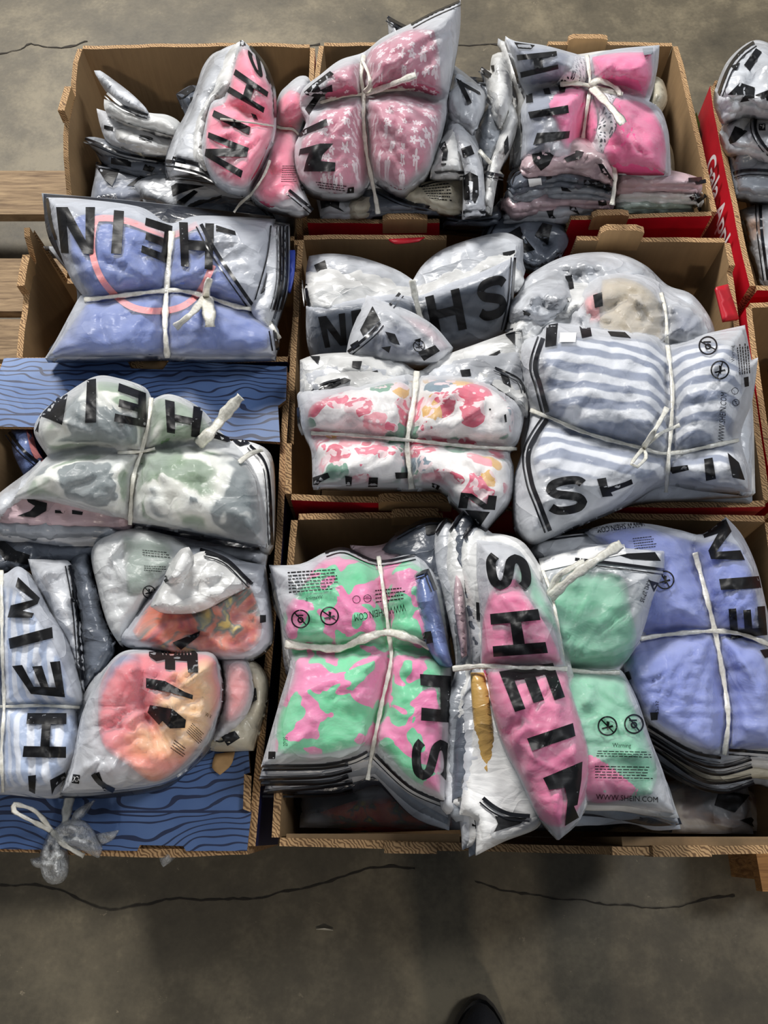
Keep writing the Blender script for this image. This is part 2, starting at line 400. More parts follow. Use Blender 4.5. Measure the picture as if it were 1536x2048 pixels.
class Bag:
    def __init__(s, root, outline, z0, H=.03, name='bag', grooves=(), gw=20, gd=.02, tilt=(0, 0), garments=(), film='film', back='pale',
                 wr=1.0, seed=1, m=45, T=.012, knot=None, sp=7, label=None, opaque=False, gap=.0052):
        s.root = root; s.org = root.location if root is not None else Vector((0, 0, 0))
        if z0+H*.5 < .498: outline = into_box(outline, z0)
        s.o = np.asarray(outline, float); s.bd = resample(outline, 14); s.z0 = z0; s.H = H; s.gr = [resample(g, 20, False) for g in grooves]
        s.gw = gw; s.gd = gd; s.tilt = tilt; s.wr = wr; s.seed = seed; s.m = m; s.c = s.o.mean(0); s.knot = knot
        rg = np.random.RandomState(seed*13+7); lo = s.o.min(0); hi = s.o.max(0); ext = hi-lo; s.cr = []
        for _ in range(int(min(64, 10+ext[0]*ext[1]/2400)*min(wr, 1.5))):
            p = lo+rg.rand(2)*ext
            if knot is not None and rg.rand() < .65: an = math.atan2(p[1]-knot[1], p[0]-knot[0])+rg.normal()*.25
            else: an = rg.rand()*3.1416
            L = rg.uniform(30, 130)*(.5+.5*min(1, ext.min()/200)); u_ = np.array([math.cos(an), math.sin(an)]); md = p+u_*L/2+np.array([-u_[1], u_[0]])*rg.normal()*L*.08
            s.cr.append((np.array([p, md, p+u_*L]), L, rg.uniform(.0026, .0070)*(1 if rg.rand() < .7 else -1), rg.uniform(3.5, 9)))
        if opaque:
            s.obj = slab(name, outline, s.z, T, M[back], root, s.org, sp+1)
        else:
            s.obj = slab(name, outline, lambda x, y: s.z(x, y)-.006-.5*s.e(x, y)*s.H*.5, T, M[back], root, s.org, sp+6)
            sl = slab('clear_sleeve', outline, s.z, 0, M[film], s.obj, s.org, sp-1.5)
            bdv = resample(outline, sp-1.5); vv, _f = triangulate(bdv, sp-1.5); hz = np.zeros(len(vv)); wd_ = 19+14*perlin(vv[:, 0]/40, vv[:, 1]/40, seed+2)
            for poly, _m in garments:
                gbp = resample(poly, 14); dd, _a = seg_dist(vv[:, 0], vv[:, 1], gbp); dd = np.where(inside(vv[:, 0], vv[:, 1], gbp), dd, -dd)
                hz = hz+np.clip(dd+10, 0, 60)/wd_
            hz = 1-np.clip(hz, 0, 1)
            if len(hz) == len(sl.data.vertices): at = sl.data.attributes.new('haze', 'FLOAT', 'POINT'); at.data.foreach_set('value', hz.astype(np.float32))
        if label: s.obj['label'] = label
        for i, (poly, mat) in enumerate(garments):
            gb = resample(poly, 14)
            def zg(x, y, gb=gb, i=i):
                d, _ = seg_dist(x, y, gb); k = np.clip(d/14, 0, 1)
                return s.z(x, y)-gap-.0012*i*0-.0035*(1-k)**2+.0006*i
            slab('folded_garment', poly, zg, .006, M[mat], s.obj, s.org, sp+1)
    def e(s, x, y):
        d, _ = seg_dist(x, y, s.bd); d = np.where(inside(x, y, s.bd), d, 0); t = np.clip(d/s.m, 0, 1)
        return np.sqrt(np.clip(1-(1-t)**2, 0, 1))
    def z(s, x, y):
        x = np.asarray(x, float); y = np.asarray(y, float)
        e = s.e(x, y); z = s.z0+s.tilt[0]*(x-s.c[0])/100+s.tilt[1]*(y-s.c[1])/100+s.H*e
        sd = s.seed; dep = np.zeros(len(x)) if x.ndim else 0*x
        for g in s.gr:
            d, a = seg_dist(x, y, g, False)
            dep = np.maximum(dep, np.exp(-(d/s.gw)**2)+.3*np.exp(-(d/(s.gw*3))**2))
            z = z+.0055*s.wr*e*perlin(a/13, d/160, sd+3)*np.exp(-(d/65))*np.clip(d/10, 0, 1)
        z = z-s.gd*e*dep
        wx = x+18*perlin(x/70, y/70, sd+9); wy = y+18*perlin(x/70, y/70, sd+11)
        r1 = 1-2.2*np.abs(perlin(wx/95, wy/70, sd)); r2 = 1-2.2*np.abs(perlin(wx/48, wy/38, sd+1)); r3 = 1-2.2*np.abs(perlin(wx/22+wy/60, wy/20, sd+2))
        z = z+s.wr*(.0034*r1+.0026*r2+.0012*r3)*(.25+.75*e)
        z = z+.010*perlin(x/130, y/130, sd+5)*e
        for c_, L, am, wd in s.cr:
            d, a = seg_dist(x, y, c_, False); near = d < wd*4
            if near.any(): z = z+np.where(near, s.wr*am*(.3+.7*e)*np.exp(-d/wd)*np.clip(np.sin(np.clip(a/L, 0, 1)*3.14159), 0, 1)**.7, 0)
        if s.knot is not None:
            kx, ky = s.knot; r = np.hypot(x-kx, y-ky)+1; an = np.arctan2(y-ky, x-kx)
            z = z+.0075*s.wr*e*(1-2*np.abs(perlin(np.cos(an)*4.5+9, np.sin(an)*4.5+9, sd+7)))*np.exp(-r/150)*np.clip(r/45, 0, 1)
        return z
    def surf(s, x, y, lift=.0012): return P(x, y, s.z(x, y)+lift)
    def patches(s, name, pats, mat='ink', lift=.0013, step=6, clip=True):
        V = []; Fc = []
        for q in pats:
            q = np.asarray(q, float)
            L = max(np.linalg.norm(q[1]-q[0]), np.linalg.norm(q[2]-q[3])); K = max(np.linalg.norm(q[3]-q[0]), np.linalg.norm(q[2]-q[1]))
            nx = max(1, int(math.ceil(L/step))); ny = max(1, int(math.ceil(K/step)))
            a, b = np.meshgrid(np.linspace(0, 1, nx+1), np.linspace(0, 1, ny+1)); a = a.ravel()[:, None]; b = b.ravel()[:, None]
            pts = (1-a)*(1-b)*q[0]+a*(1-b)*q[1]+a*b*q[2]+(1-a)*b*q[3]
            base = len(V); V += pts.tolist()
            for j in range(ny):
                for i in range(nx):
                    k = base+j*(nx+1)+i; Fc.append((k, k+1, k+nx+2, k+nx+1))
        V = np.array(V); uq, inv = np.unique(np.round(V*2)/2, axis=0, return_inverse=True); inv = np.asarray(inv).ravel()
        V = np.array([V[np.argmax(inv == k)] for k in range(len(uq))]) if len(uq) < 4000 else V
        if len(uq) < 4000: Fc = [tuple(inv[list(f)]) for f in Fc]; Fc = [f for f in Fc if len(set(f)) == 4]
        if clip:
            ce = np.array([V[list(f)].mean(0) for f in Fc]); ok = inside(ce[:, 0], ce[:, 1], s.bd); Fc = [f for f, o in zip(Fc, ok) if o]
        if not Fc: return
        return link(name, s.surf(V[:, 0], V[:, 1], lift), Fc, M[mat], s.obj, s.org)
    def letters(s, items, name='letter_print'):
        for ch, q in items:
            q = np.asarray(q, float); pats = []
            for p in glyph(ch):
                a = p[:, :1]; b = p[:, 1:]
                pats.append((1-a)*(1-b)*q[0]+a*(1-b)*q[1]+a*b*q[2]+(1-a)*b*q[3])
            s.patches(name, pats)
        return s
    def marks(s, polys, mat='ink', name='letter_print', lift=.0013):
        for poly in polys:
            bd = resample(poly, 6, True, False); vs, fs = triangulate(bd, 7)
            ce = np.array([vs[list(f)].mean(0) for f in fs]); ok = inside(ce[:, 0], ce[:, 1], s.bd); fs = [f for f, o in zip(fs, ok) if o]
            if fs: link(name, s.surf(vs[:, 0], vs[:, 1], lift), fs, M[mat], s.obj, s.org)
        return s
    def strip(s, pts, w, mat='zip', name='zip_strip', lift=.002, clip=False, step=8):
        c = resample(pts, step, False); d = np.gradient(c, axis=0); d /= np.linalg.norm(d, axis=1)[:, None]+1e-9; nn = np.stack([-d[:, 1], d[:, 0]], 1)
        L = c+nn*w/2; R = c-nn*w/2
        s.patches(name, [np.array([L[i], R[i], R[i+1], L[i+1]]) for i in range(len(c)-1)], mat, lift, 20, clip); return s
    def zips(s, lines, w=5, gap=5):
        for l in lines:
            l = np.array(l, float); c = resample(l, 8, False); d = np.gradient(c, axis=0); d /= np.linalg.norm(d, axis=1)[:, None]+1e-9; nn = np.stack([-d[:, 1], d[:, 0]], 1)
            for nm, off, ww in (('zip_strip', 0, w), ('zip_track', gap+w*.7, w*.4)):
                L = c+nn*(off+ww/2); R = c+nn*(off-ww/2); pats = [np.array([L[i], R[i], R[i+1], L[i+1]]) for i in range(len(c)-1)]
                s.patches(nm, pats, 'zip', .0022, 20, False)
        return s
    def text(s, txt, q, name='small_print', mat='ink'):
        cu = bpy.data.curves.new('t', 'FONT'); cu.body = txt; cu.resolution_u = 2; ob = bpy.data.objects.new('t', cu)
        me = bpy.data.meshes.new_from_object(ob); v = np.array([tuple(x.co)[:2] for x in me.vertices]); fs = [tuple(p.vertices) for p in me.polygons]
        bpy.data.objects.remove(ob); bpy.data.meshes.remove(me); bpy.data.curves.remove(cu)
        lo = v.min(0); hi = v.max(0); a = ((v[:, 0]-lo[0])/(hi[0]-lo[0]))[:, None]; b = (1-(v[:, 1]-lo[1])/(hi[1]-lo[1]))[:, None]
        q = np.asarray(q, float); p = (1-a)*(1-b)*q[0]+a*(1-b)*q[1]+a*b*q[2]+(1-a)*b*q[3]
        link(name, s.surf(p[:, 0], p[:, 1], .0014), fs, M[mat], s.obj, s.org, smooth=False); return s
    def paragraph(s, q, rows=4, seed=0, mat='ink'):
        """lines too small to read: broken dashes"""
        rg = random.Random(seed+77); q = np.asarray(q, float); pats = []
        for r in range(rows):
            y = (r+.3)/rows; y2 = y+.36/rows; x = 0; end = rg.uniform(.8, 1)
            while x < end:
                w = rg.uniform(.04, .11); x2 = min(x+w, 1); pp = []
                for a, b in ((x, y), (x2, y), (x2, y2), (x, y2)):
                    pp.append((1-a)*(1-b)*q[0]+a*(1-b)*q[1]+a*b*q[2]+(1-a)*b*q[3])
                pats.append(np.array(pp)); x = x2+.02
        s.patches('small_print', pats, mat, .0014); return s
    def symbol(s, cx, cy, r, ang=.8, kind=0):
        pats = []; n = 28
        for i in range(n):
            a = 6.2832*i/n; b = 6.2832*(i+1)/n
            pats.append(np.array([[cx+r*math.cos(t_)*k, cy+r*math.sin(t_)*k] for t_, k in ((a, .84), (a, 1), (b, 1), (b, .84))]))
        if kind == 0 or kind == 1:
            ux, uy = math.cos(ang), math.sin(ang); w = r*.07
            pats.append(np.array([[cx-ux*r*.85-uy*w, cy-uy*r*.85+ux*w], [cx+ux*r*.85-uy*w, cy+uy*r*.85+ux*w], [cx+ux*r*.85+uy*w, cy+uy*r*.85-ux*w], [cx-ux*r*.85+uy*w, cy-uy*r*.85-ux*w]]))
        if kind == 1:
            for i in range(12):
                a = 6.2832*i/12; b = 6.2832*(i+1)/12
                pats.append(np.array([[cx, cy+r*.1], [cx+r*.34*math.cos(a), cy+r*.1+r*.34*math.sin(a)], [cx+r*.34*math.cos(b), cy+r*.1+r*.34*math.sin(b)], [cx, cy+r*.1]]))
            pats.append(np.array([[cx-r*.5, cy-r*.45], [cx+r*.3, cy-r*.45], [cx+r*.3, cy-r*.3], [cx-r*.5, cy-r*.3]]))
        if kind == 0:
            pats.append(np.array([[cx-r*.6, cy+r*.2], [cx+r*.5, cy-r*.1], [cx+r*.6, cy+r*.1], [cx-r*.5, cy+r*.35]]))
            pats.append(np.array([[cx-r*.1, cy-r*.5], [cx+r*.2, cy-r*.4], [cx+r*.1, cy+r*.4], [cx-r*.05, cy+r*.4]]))
        s.patches('care_symbol', pats); return s

def layers(root, outline, z0, n, fan=(0, 14), dz=.013, mats=('pale',), seed=0, zipseg=None, grooves=(), jit=7, tilt=(0, 0), H=.012, gd=.01):
    """bags lying under the top one, each a little further out"""
    rg = np.random.RandomState(seed+11); out = []
    for i in range(1, n+1):
        o = np.array(outline, float)+np.array(fan)*i+rg.uniform(-jit, jit, (len(outline), 2))
        b = Bag(root, o, z0-dz*i, H, grooves=grooves, gd=gd, back=mats[(i-1) % len(mats)], opaque=True, seed=seed*7+i, wr=.8, m=25, T=dz*.8, sp=12, tilt=tilt)
        if zipseg is not None:
            k = list(range(zipseg[0], zipseg[1]+1)); b.zips([o[k]], 4, 4)
        out.append(b)
    return out
def twine(root, bag, pts, w=9, lift=.004, name='twine', mat='twine', lifts=None, closed_thick=.0022):
    c = resample(pts, 7, False); n = len(c)
    d = np.gradient(c, axis=0); d /= np.linalg.norm(d, axis=1)[:, None]+1e-9; nn = np.stack([-d[:, 1], d[:, 0]], 1)
    tw = 1+.18*np.sin(np.arange(n)*.6)+.12*np.sin(np.arange(n)*1.7)
    zc = bag.z(c[:, 0], c[:, 1])
    zc = np.convolve(np.pad(zc, 2, 'edge'), np.ones(5)/5, 'valid')
    if lifts is not None: zc = zc+np.interp(np.linspace(0, 1, n), np.linspace(0, 1, len(lifts)), lifts)
    zc = zc+lift
    rows = []
    for off, dz in ((-.5, -.0006), (-.25, closed_thick), (.0, closed_thick*.4), (.3, closed_thick), (.5, -.0006), (0, -.002)):
        q = c+nn*w*(tw*off)[:, None]; rows.append(P(q[:, 0], q[:, 1], zc+dz))
    V = np.stack(rows, 1).reshape(-1, 3); F_ = []; k = 6
    for i in range(n-1):
        for j in range(k):
            a = i*k+j; b = i*k+(j+1) % k; F_.append((a, b, b+k, a+k))
    F_.append(tuple(range(k))[::-1]); F_.append(tuple(range((n-1)*k, n*k)))
    return link(name, V, F_, M[mat], root, root.location)

# ------------------------------------------------------------------ floor
fl = link('floor', [(-4, -3, 0), (4, -3, 0), (4, 6, 0), (-4, 6, 0)], [(0, 1, 2, 3)], M['floor'], smooth=False); fl['kind'] = 'structure'
def crack(pts, w, seed, label):
    c = resample(pts, 9, False); n = len(c); k = np.arange(n)
    c = c+np.stack([0*k, 7*perlin(k*.16, k*0, seed)+3*perlin(k*.6, k*0, seed+1)], 1)
    ww = w*(.35+np.abs(perlin(k*.3, k*0, seed+2))*2.4)
    a = P(c[:, 0], c[:, 1]-ww/2, .0015); b = P(c[:, 0], c[:, 1]+ww/2, .0015)
    V = np.concatenate([a, b]); F_ = [(i, i+n, i+n+1, i+1) for i in range(n-1)]
    o = link('trim_1', V, F_, M['crack'], smooth=False); o['kind'] = 'structure'; return o
for i, (p_, w_) in enumerate([([(-20, 115), (40, 100), (62, 90), (130, 95), (175, 84)], 3.2), ([(330, 92), (400, 90), (470, 88), (520, 97), (560, 92), (640, 88)], 3), ([(880, 95), (980, 88), (1100, 92)], 3),
        ([(-10, 1772), (60, 1774), (120, 1778), (160, 1800), (230, 1815), (340, 1800), (430, 1798), (540, 1792), (610, 1775), (690, 1752), (740, 1735), (830, 1735)], 4),
        ([(950, 1762), (1010, 1782), (1080, 1792), (1180, 1805), (1240, 1812), (1330, 1815), (1400, 1800), (1470, 1792)], 4)]):
    o = crack(p_, w_, 20+i, ''); o.name = 'trim_%d' % (i+1)

# ------------------------------------------------------------------ cardboard boxes
def wall(name, parent, a, b, zr, zb, prof, th=.009, inner='kraft', outer='kraft', seed=0, flare=.0, cen=None):
    """a->b rim line in world xy seen from inside with the outside on the right hand; prof = (t, dz) outline of the top edge"""
    a = np.array(a[:2], float); b = np.array(b[:2], float); d = b-a; L = np.linalg.norm(d); d /= L
    nn = np.array([d[1], -d[0]])
    if cen is not None and np.dot(nn, (a+b)/2-np.array(cen)) < 0: nn = -nn
    ts = []
    for (t0, h0), (t1, h1) in zip(prof[:-1], prof[1:]):
        k = max(1, int(abs(t1-t0)*L/.02))
        for j in range(k): ts.append((t0+(t1-t0)*j/k, h0+(h1-h0)*j/k))
    ts.append(prof[-1]); V = []; F_ = []; fm = []
    for i, (t_, h) in enumerate(ts):
        p = a+d*L*t_; hz = zr+h+.0022*float(perlin(i*.45, seed*3.1, seed)); bow = .004*math.sin(t_*math.pi)+.003*float(perlin(t_*3, seed, 3))
        pi = p+nn*bow; po = pi+nn*th; sh = -nn*flare*(zr-zb)
        V += [(pi[0], pi[1], hz), (po[0], po[1], hz), (pi[0]+sh[0], pi[1]+sh[1], zb), (po[0]+sh[0], po[1]+sh[1], zb)]
    for i in range(len(ts)-1):
        k = 4*i; F_ += [(k, k+4, k+5, k+1)]; fm += [1]
        if abs(ts[i][0]-ts[i+1][0]) > 1e-6:
            F_ += [(k, k+2, k+6, k+4), (k+1, k+5, k+7, k+3), (k+2, k+3, k+7, k+6)]; fm += [0, 2, 0]
    n = 4*(len(ts)-1); F_ += [(0, 1, 3, 2), (n, n+2, n+3, n+1)]; fm += [1, 1]
    o = link(name, V, F_, None, parent, parent.location, smooth=False, mats=[M[inner], M['edge'], M[outer]], fm=fm)
    return o
def tabprof(t0, t1, lo, hi): return [(t0, lo), (t0, hi*.7), (t0+.012, hi), (t1-.02, hi*1.02), (t1, hi*.8), (t1, lo)]
FULL = [(0, 0), (1, 0)]
def box(label, bl, br, fr, fl_, zr, outer, profs, tabs=(), zb=.15, group=None, flare=.03, name='cardboard_box', base=True):
    c = [PV(*q, zr) for q in (bl, br, fr, fl_)]
    BOXES.append(np.array([[v.x, v.y] for v in c])); cen = sum(c, Vector())/4; r = thing(name, label, 'box', (cen.x, cen.y, zb), group)
    cc = (cen.x, cen.y)
    for i, (nm, a, b) in enumerate((('end_panel', c[0], c[1]), ('side_panel', c[1], c[2]), ('end_panel', c[2], c[3]), ('side_panel', c[3], c[0]))):
        key = ('back', 'right', 'front', 'left')[i]
        A, B = (a, b) if key in ('back',) else ((a, b) if key == 'right' else (b, a))
        # back: left->right ; right: back->front ; front: left->right ; left: back->front
        wall(nm, r, A, B, zr, zb, profs.get(key, FULL), inner='kraft', outer=outer, seed=i+int(bl[0]) % 7, flare=flare, cen=cc)
        for (k2, t0, t1, lo, hi) in tabs:
            if k2 == key: wall('locking_tab', r, A, B, zr, zr+lo, tabprof(t0, t1, lo+.001, hi), th=.012, inner='kraft_lt', outer='kraft_lt', seed=i+3, cen=cc)
    if base:
        sh = 1-flare*(zr-zb)*3
        q = [(cen+(p-cen)*sh) for p in c]; V = [(p.x, p.y, zb) for p in q]+[(p.x, p.y, zb+.006) for p in q]
        link('base_panel', V, [(3, 2, 1, 0), (4, 5, 6, 7), (0, 1, 5, 4), (1, 2, 6, 5), (2, 3, 7, 6), (3, 0, 4, 7)], M['kraft'], r, r.location, smooth=False)
    r['_rim'] = zr
    return r, c
def scoop(a, b, dep): return [(0, 0), (a, 0), (a+.02, -dep*.75), (a+.05, -dep), (b-.05, -dep), (b-.02, -dep*.75), (b, 0), (1, 0)]
G_T = 'open-topped cardboard trays pushed together on the pallets'
A1, cA1 = box('tall plain brown box at the back left holding the hot pink bundle', (165, 98), (619, 95), (592, 456), (66, 458), .50, 'kraft',
    {'left': [(0, .0), (.08, 0), (.17, -.012), (.20, -.018), (.22, -.022), (.36, -.025), (.42, -.032), (.5, -.05), (.6, -.085), (.72, -.12), (.85, -.135), (1, -.14)], 'front': [(0, -.12), (.9, -.12), (1, -.02)]}, tabs=[('left', .22, .36, -.03, -.004)])
B1, cB1 = box('wide apple tray at the back with the pink daisy and dotted bundles', (648, 92), (1345, 92), (1422, 424), (615, 438), .50, 'red',
    {'back': [(0, 0), (.2, 0), (.22, -.07), (.25, -.09), (.60, -.09), (.63, -.07), (.645, 0), (1, 0)], 'front': [(0, 0), (.325, 0), (.335, -.10), (.36, -.12), (.61, -.12), (.64, -.10), (.65, 0), (1, 0)]},
    tabs=[('front', .185, .295, -.02, .011), ('front', .70, .79, -.02, .011), ('back', .70, .81, -.03, .013)])
A2, cA2 = box('short brown box on the left holding the blue sweatshirt bundle', (66, 468), (588, 480), (576, 713), (30, 713), .50, 'navy',
    {'left': [(0, .014), (.05, .008), (.09, -.01), (.14, -.028), (1, -.02)], 'back': [(0, 0), (.02, -.12), (.9, -.12), (.92, 0), (1, 0)]}, tabs=[('left', .16, .42, -.035, -.006)])
B2, cB2 = box('middle apple tray with red front holding the striped and rose print bundles', (607, 480), (1450, 486), (1528, 1000), (583, 988), .51, 'red',
    {'back': [(0, 0), (.34, 0), (.345, -.09), (.37, -.11), (.62, -.11), (.645, -.09), (.65, 0), (1, 0)], 'front': [(0, 0), (.34, 0), (.345, -.02), (.55, -.022), (.56, -.05), (.62, -.05), (.64, -.004), (1, 0)],
     'left': [(0, 0), (.12, -.005), (.13, -.02), (.32, -.018), (.33, -.004), (.62, -.006), (.64, -.02), (.8, -.024), (.82, -.003), (1, 0)], 'right': [(0, 0), (.1, 0), (.11, -.012), (.16, -.014), (.3, -.02), (.5, -.022), (.54, -.004), (1, 0)]},
    tabs=[('front', .185, .34, -.02, .012), ('back', .70, .80, -.02, .024)])
B3, cB3 = box('front brown tray nearest the camera holding the four leading bundles', (597, 1040), (1530, 1045), (1606, 1690), (560, 1675), .50, 'kraft',
    {'back': [(0, 0), (.31, 0), (.315, -.08), (.34, -.1), (.6, -.1), (.62, -.08), (.63, 0), (1, 0)], 'front': [(0, 0), (.345, 0), (.35, -.05), (.36, -.07), (.61, -.07), (.63, -.05), (.635, 0), (1, 0)]},
    tabs=[('back', .20, .30, -.02, .01), ('front', .2, .30, -.03, .006), ('front', .71, .82, -.03, .006)])
A3, cA3 = box('blue wood-grain printed box at the front left', (-12, 738), (571, 744), (497, 1692), (-22, 1685), .50, 'navy', {})
C1, cC1 = box('red apple box with white lettering at the back right edge', (1432, 168), (2050, 160), (2150, 560), (1512, 572), .50, 'red', {'front': [(0, 0), (.35, 0), (.36, -.05), (1, -.05)], 'left': [(0, -.004), (1, 0)]})
C2, cC2 = box('brown tray with torn rim half cut off by the right edge of the picture', (1503, 616), (2060, 616), (2200, 1010), (1566, 1010), .50, 'red', {})

# flanges of the blue box: printed ledges at both ends, holding slots
def flange(outline, z, notch=None, tilt=0, name='printed_flange'):
    bd = np.array(outline, float)
    vs, fs = triangulate(resample(bd, 25, True, False), 25)
    zf = z+tilt*(vs[:, 1]-bd[:, 1].mean())/100+.003*perlin(vs[:, 0]/130, vs[:, 1]/90, 4)
    V = P(vs[:, 0], vs[:, 1], zf); n = len(V); B = V.copy(); B[:, 2] -= .007
    es = {}
    for f in fs:
        for i in range(3): es[(f[i], f[(i+1) % 3])] = 1
    F_ = list(fs); fm = [0]*len(fs)
    F_ += [tuple(i+n for i in f[::-1]) for f in fs]; fm += [1]*len(fs)
    for (a, b) in es:
        if (b, a) not in es: F_.append((b, a, a+n, b+n)); fm.append(1)
    return link(name, np.concatenate([V, B]), F_, None, A3, A3.location, smooth=False, mats=[M['woodprint'], M['edge']], fm=fm)
flange([(8, 716), (252, 716), (262, 737), (326, 739), (338, 722), (574, 733), (572, 800), (556, 812), (560, 884), (300, 868), (150, 855), (-14, 853), (-14, 780)], .508, tilt=.004)
flange([(-20, 1490), (60, 1500), (400, 1500), (497, 1500), (500, 1545), (491, 1548), (490, 1618), (503, 1622), (494, 1702), (372, 1702), (366, 1692), (280, 1690), (274, 1702), (-20, 1698)], .506)
for q in (((486, 1548), (502, 1620)), ):
    b_ = link('cut_edge', P([488, 503, 501, 486, 488, 503, 501, 486], [1548, 1552, 1624, 1618, 1548, 1552, 1624, 1618], [.514]*4+[.500]*4), [(3, 2, 1, 0), (4, 5, 6, 7), (0, 1, 5, 4), (1, 2, 6, 5), (2, 3, 7, 6), (3, 0, 4, 7)], M['edge'], A3, A3.location, smooth=False)
tb = slab('brown_slot_lining', [(276, 1688), (364, 1689), (370, 1704), (272, 1703)], lambda x, y: .497+0*x, .02, M['edge'], A3, A3.location, 20, False)
slab('brown_slot_lining', [(250, 712), (335, 716), (330, 745), (258, 742)], lambda x, y: .500+0*x, .01, M['kraft'], A3, A3.location, 20, False)
slab('worn_patch', [(430, 1508), (470, 1503), (462, 1530), (440, 1550), (424, 1535)], lambda x, y: .5108+.003*perlin(x/130, y/90, 4), .0005, M['kraft_lt'], A3, A3.location, 8)
# royal blue torn flap and red strips on the neighbouring rims
slab('torn_blue_flap', [(566, 505), (590, 500), (588, 545), (580, 582), (556, 575), (560, 540)], lambda x, y: .522+0*x+.0008*(x-570), .006, M['royal'], A2, A2.location, 10)
slab('folded_red_flap', [(1432, 574), (1456, 568), (1478, 636), (1448, 640)], lambda x, y: .522+0*x-.0006*(x-1450), .006, M['red'], B2, B2.location, 10)
slab('red_sticker', [(777, 478), (850, 474), (838, 482), (790, 487)], lambda x, y: .5135+0*x, .002, M['red'], B2, B2.location, 10)
def plate(px0, px1, y, zt, zb, mat, parent, th=.012, name='inner_flap'):
    a = PV(px0, y, zt); b = PV(px1, y, zt); V = [(a.x, a.y, zt), (b.x, b.y, zt), (b.x, b.y+th, zt), (a.x, a.y+th, zt)]; V += [(x, y_, zb) for x, y_, _ in V]
    link(name, V, [(0, 1, 2, 3), (7, 6, 5, 4), (0, 4, 5, 1), (1, 5, 6, 2), (2, 6, 7, 3), (3, 7, 4, 0)], M[mat], parent, parent.location, smooth=False)
plate(600, 1092, 1008, .497, .25, 'red', B2, .006); plate(1232, 1518, 1012, .497, .25, 'red', B2, .006)
plate(604, 1092, 1001, .501, .25, 'kraft', B2, .004); plate(1225, 1500, 1006, .501, .25, 'kraft', B2, .004)
plate(572, 920, 1686, .494, .2, 'kraft', B3, .010); plate(1245, 1590, 1692, .494, .2, 'kraft', B3, .010)
# white lettering on the red apple box, reading down the side panel
def box_text(txt, t0, t1, z0, z1, parent, a, b, off, mat='whiteink'):
    cu = bpy.data.curves.new('t', 'FONT'); cu.body = txt; cu.offset = .018; ob = bpy.data.objects.new('t', cu)
    me = bpy.data.meshes.new_from_object(ob); v = np.array([tuple(x.co)[:2] for x in me.vertices]); fs = [tuple(p.vertices) for p in me.polygons]
    lo = v.min(0); hi = v.max(0); s_ = t0+(v[:, 0]-lo[0])/(hi[0]-lo[0])*(t1-t0); zz = z0+(v[:, 1]-lo[1])/(hi[1]-lo[1])*(z1-z0)
    bpy.data.objects.remove(ob)
    X = a.x+(b.x-a.x)*s_-off; Y = a.y+(b.y-a.y)*s_; link('lettering', np.stack([X, Y, zz], 1), fs, M[mat], parent, parent.location, smooth=False)
box_text('Gala', .33, .52, .448, .490, C1, cC1[0], cC1[3], .019); box_text('Apples', .565, .84, .440, .490, C1, cC1[0], cC1[3], .019)
a, b = cC1[0], cC1[3]
V = [(a.x+(b.x-a.x)*t_-.0175, a.y+(b.y-a.y)*t_, z_) for t_, z_ in ((.0, .40), (.13, .36), (.24, .37), (.20, .42), (.10, .455), (.02, .45))]
link('green_leaf_print', V, [(0, 1, 2, 3, 4, 5)], M['green'], C1, C1.location, smooth=False)

# ------------------------------------------------------------------ pallets
def cuboid(name, x0, x1, y0, y1, z0, z1, mat, parent):
    V = [(x0, y0, z0), (x1, y0, z0), (x1, y1, z0), (x0, y1, z0), (x0, y0, z1), (x1, y0, z1), (x1, y1, z1), (x0, y1, z1)]
    return link(name, V, [(3, 2, 1, 0), (4, 5, 6, 7), (0, 1, 5, 4), (1, 2, 6, 5), (2, 3, 7, 6), (3, 0, 4, 7)], M[mat], parent, parent.location, smooth=False)
pl = thing('wooden_pallet', 'weathered wooden pallet sticking out at the left under the brown boxes', 'pallet', (-.55, .65, 0))
for y0, y1 in ((1.285, 1.415), (1.02, 1.16), (.90, 1.0), (.74, .86), (.56, .68), (.40, .5), (.2, .32), (.05, .15)):
    cuboid('deck_board', -1.05, -.16, y0, y1, .124, .146, 'wood', pl)
for x0 in (-1.03, -.62, -.21): cuboid('stringer', x0, x0+.04, .05, 1.41, .0, .123, 'wood', pl)
pm = thing('wooden_pallet', 'wooden pallet in shade under the apple trays in the middle', 'pallet', (.22, .65, 0))
for i in range(8): cuboid('deck_board', -.14, .56, .03+i*.175, .14+i*.175, .124, .146, 'wood', pm)
for x0 in (-.13, .19, .51): cuboid('stringer', x0, x0+.04, .03, 1.36, 0, .123, 'wood', pm)
pr = thing('wooden_pallet', 'orange-toned wooden pallet corner sticking out below the front tray at bottom right', 'pallet', (.95, .5, 0))
for i in range(8): cuboid('deck_board', .585+i*.115+(0 if i else 0), .64+i*.115+.02, -.075+.004*(i % 3), 1.2, .124, .146, 'wood_o', pr)
for y0 in (-.06, .5, 1.1): cuboid('stringer', .6, 1.5, y0, y0+.09, 0, .123, 'wood_o', pr)

# ------------------------------------------------------------------ bundles and bags
GB = 'tied bundles of clothes in frosted bags'
def bundle(label, cx, cy, z, name='garment_bundle', group=GB): 
    p = PV(cx, cy, z); return thing(name, label, 'bundle', tuple(p), group)

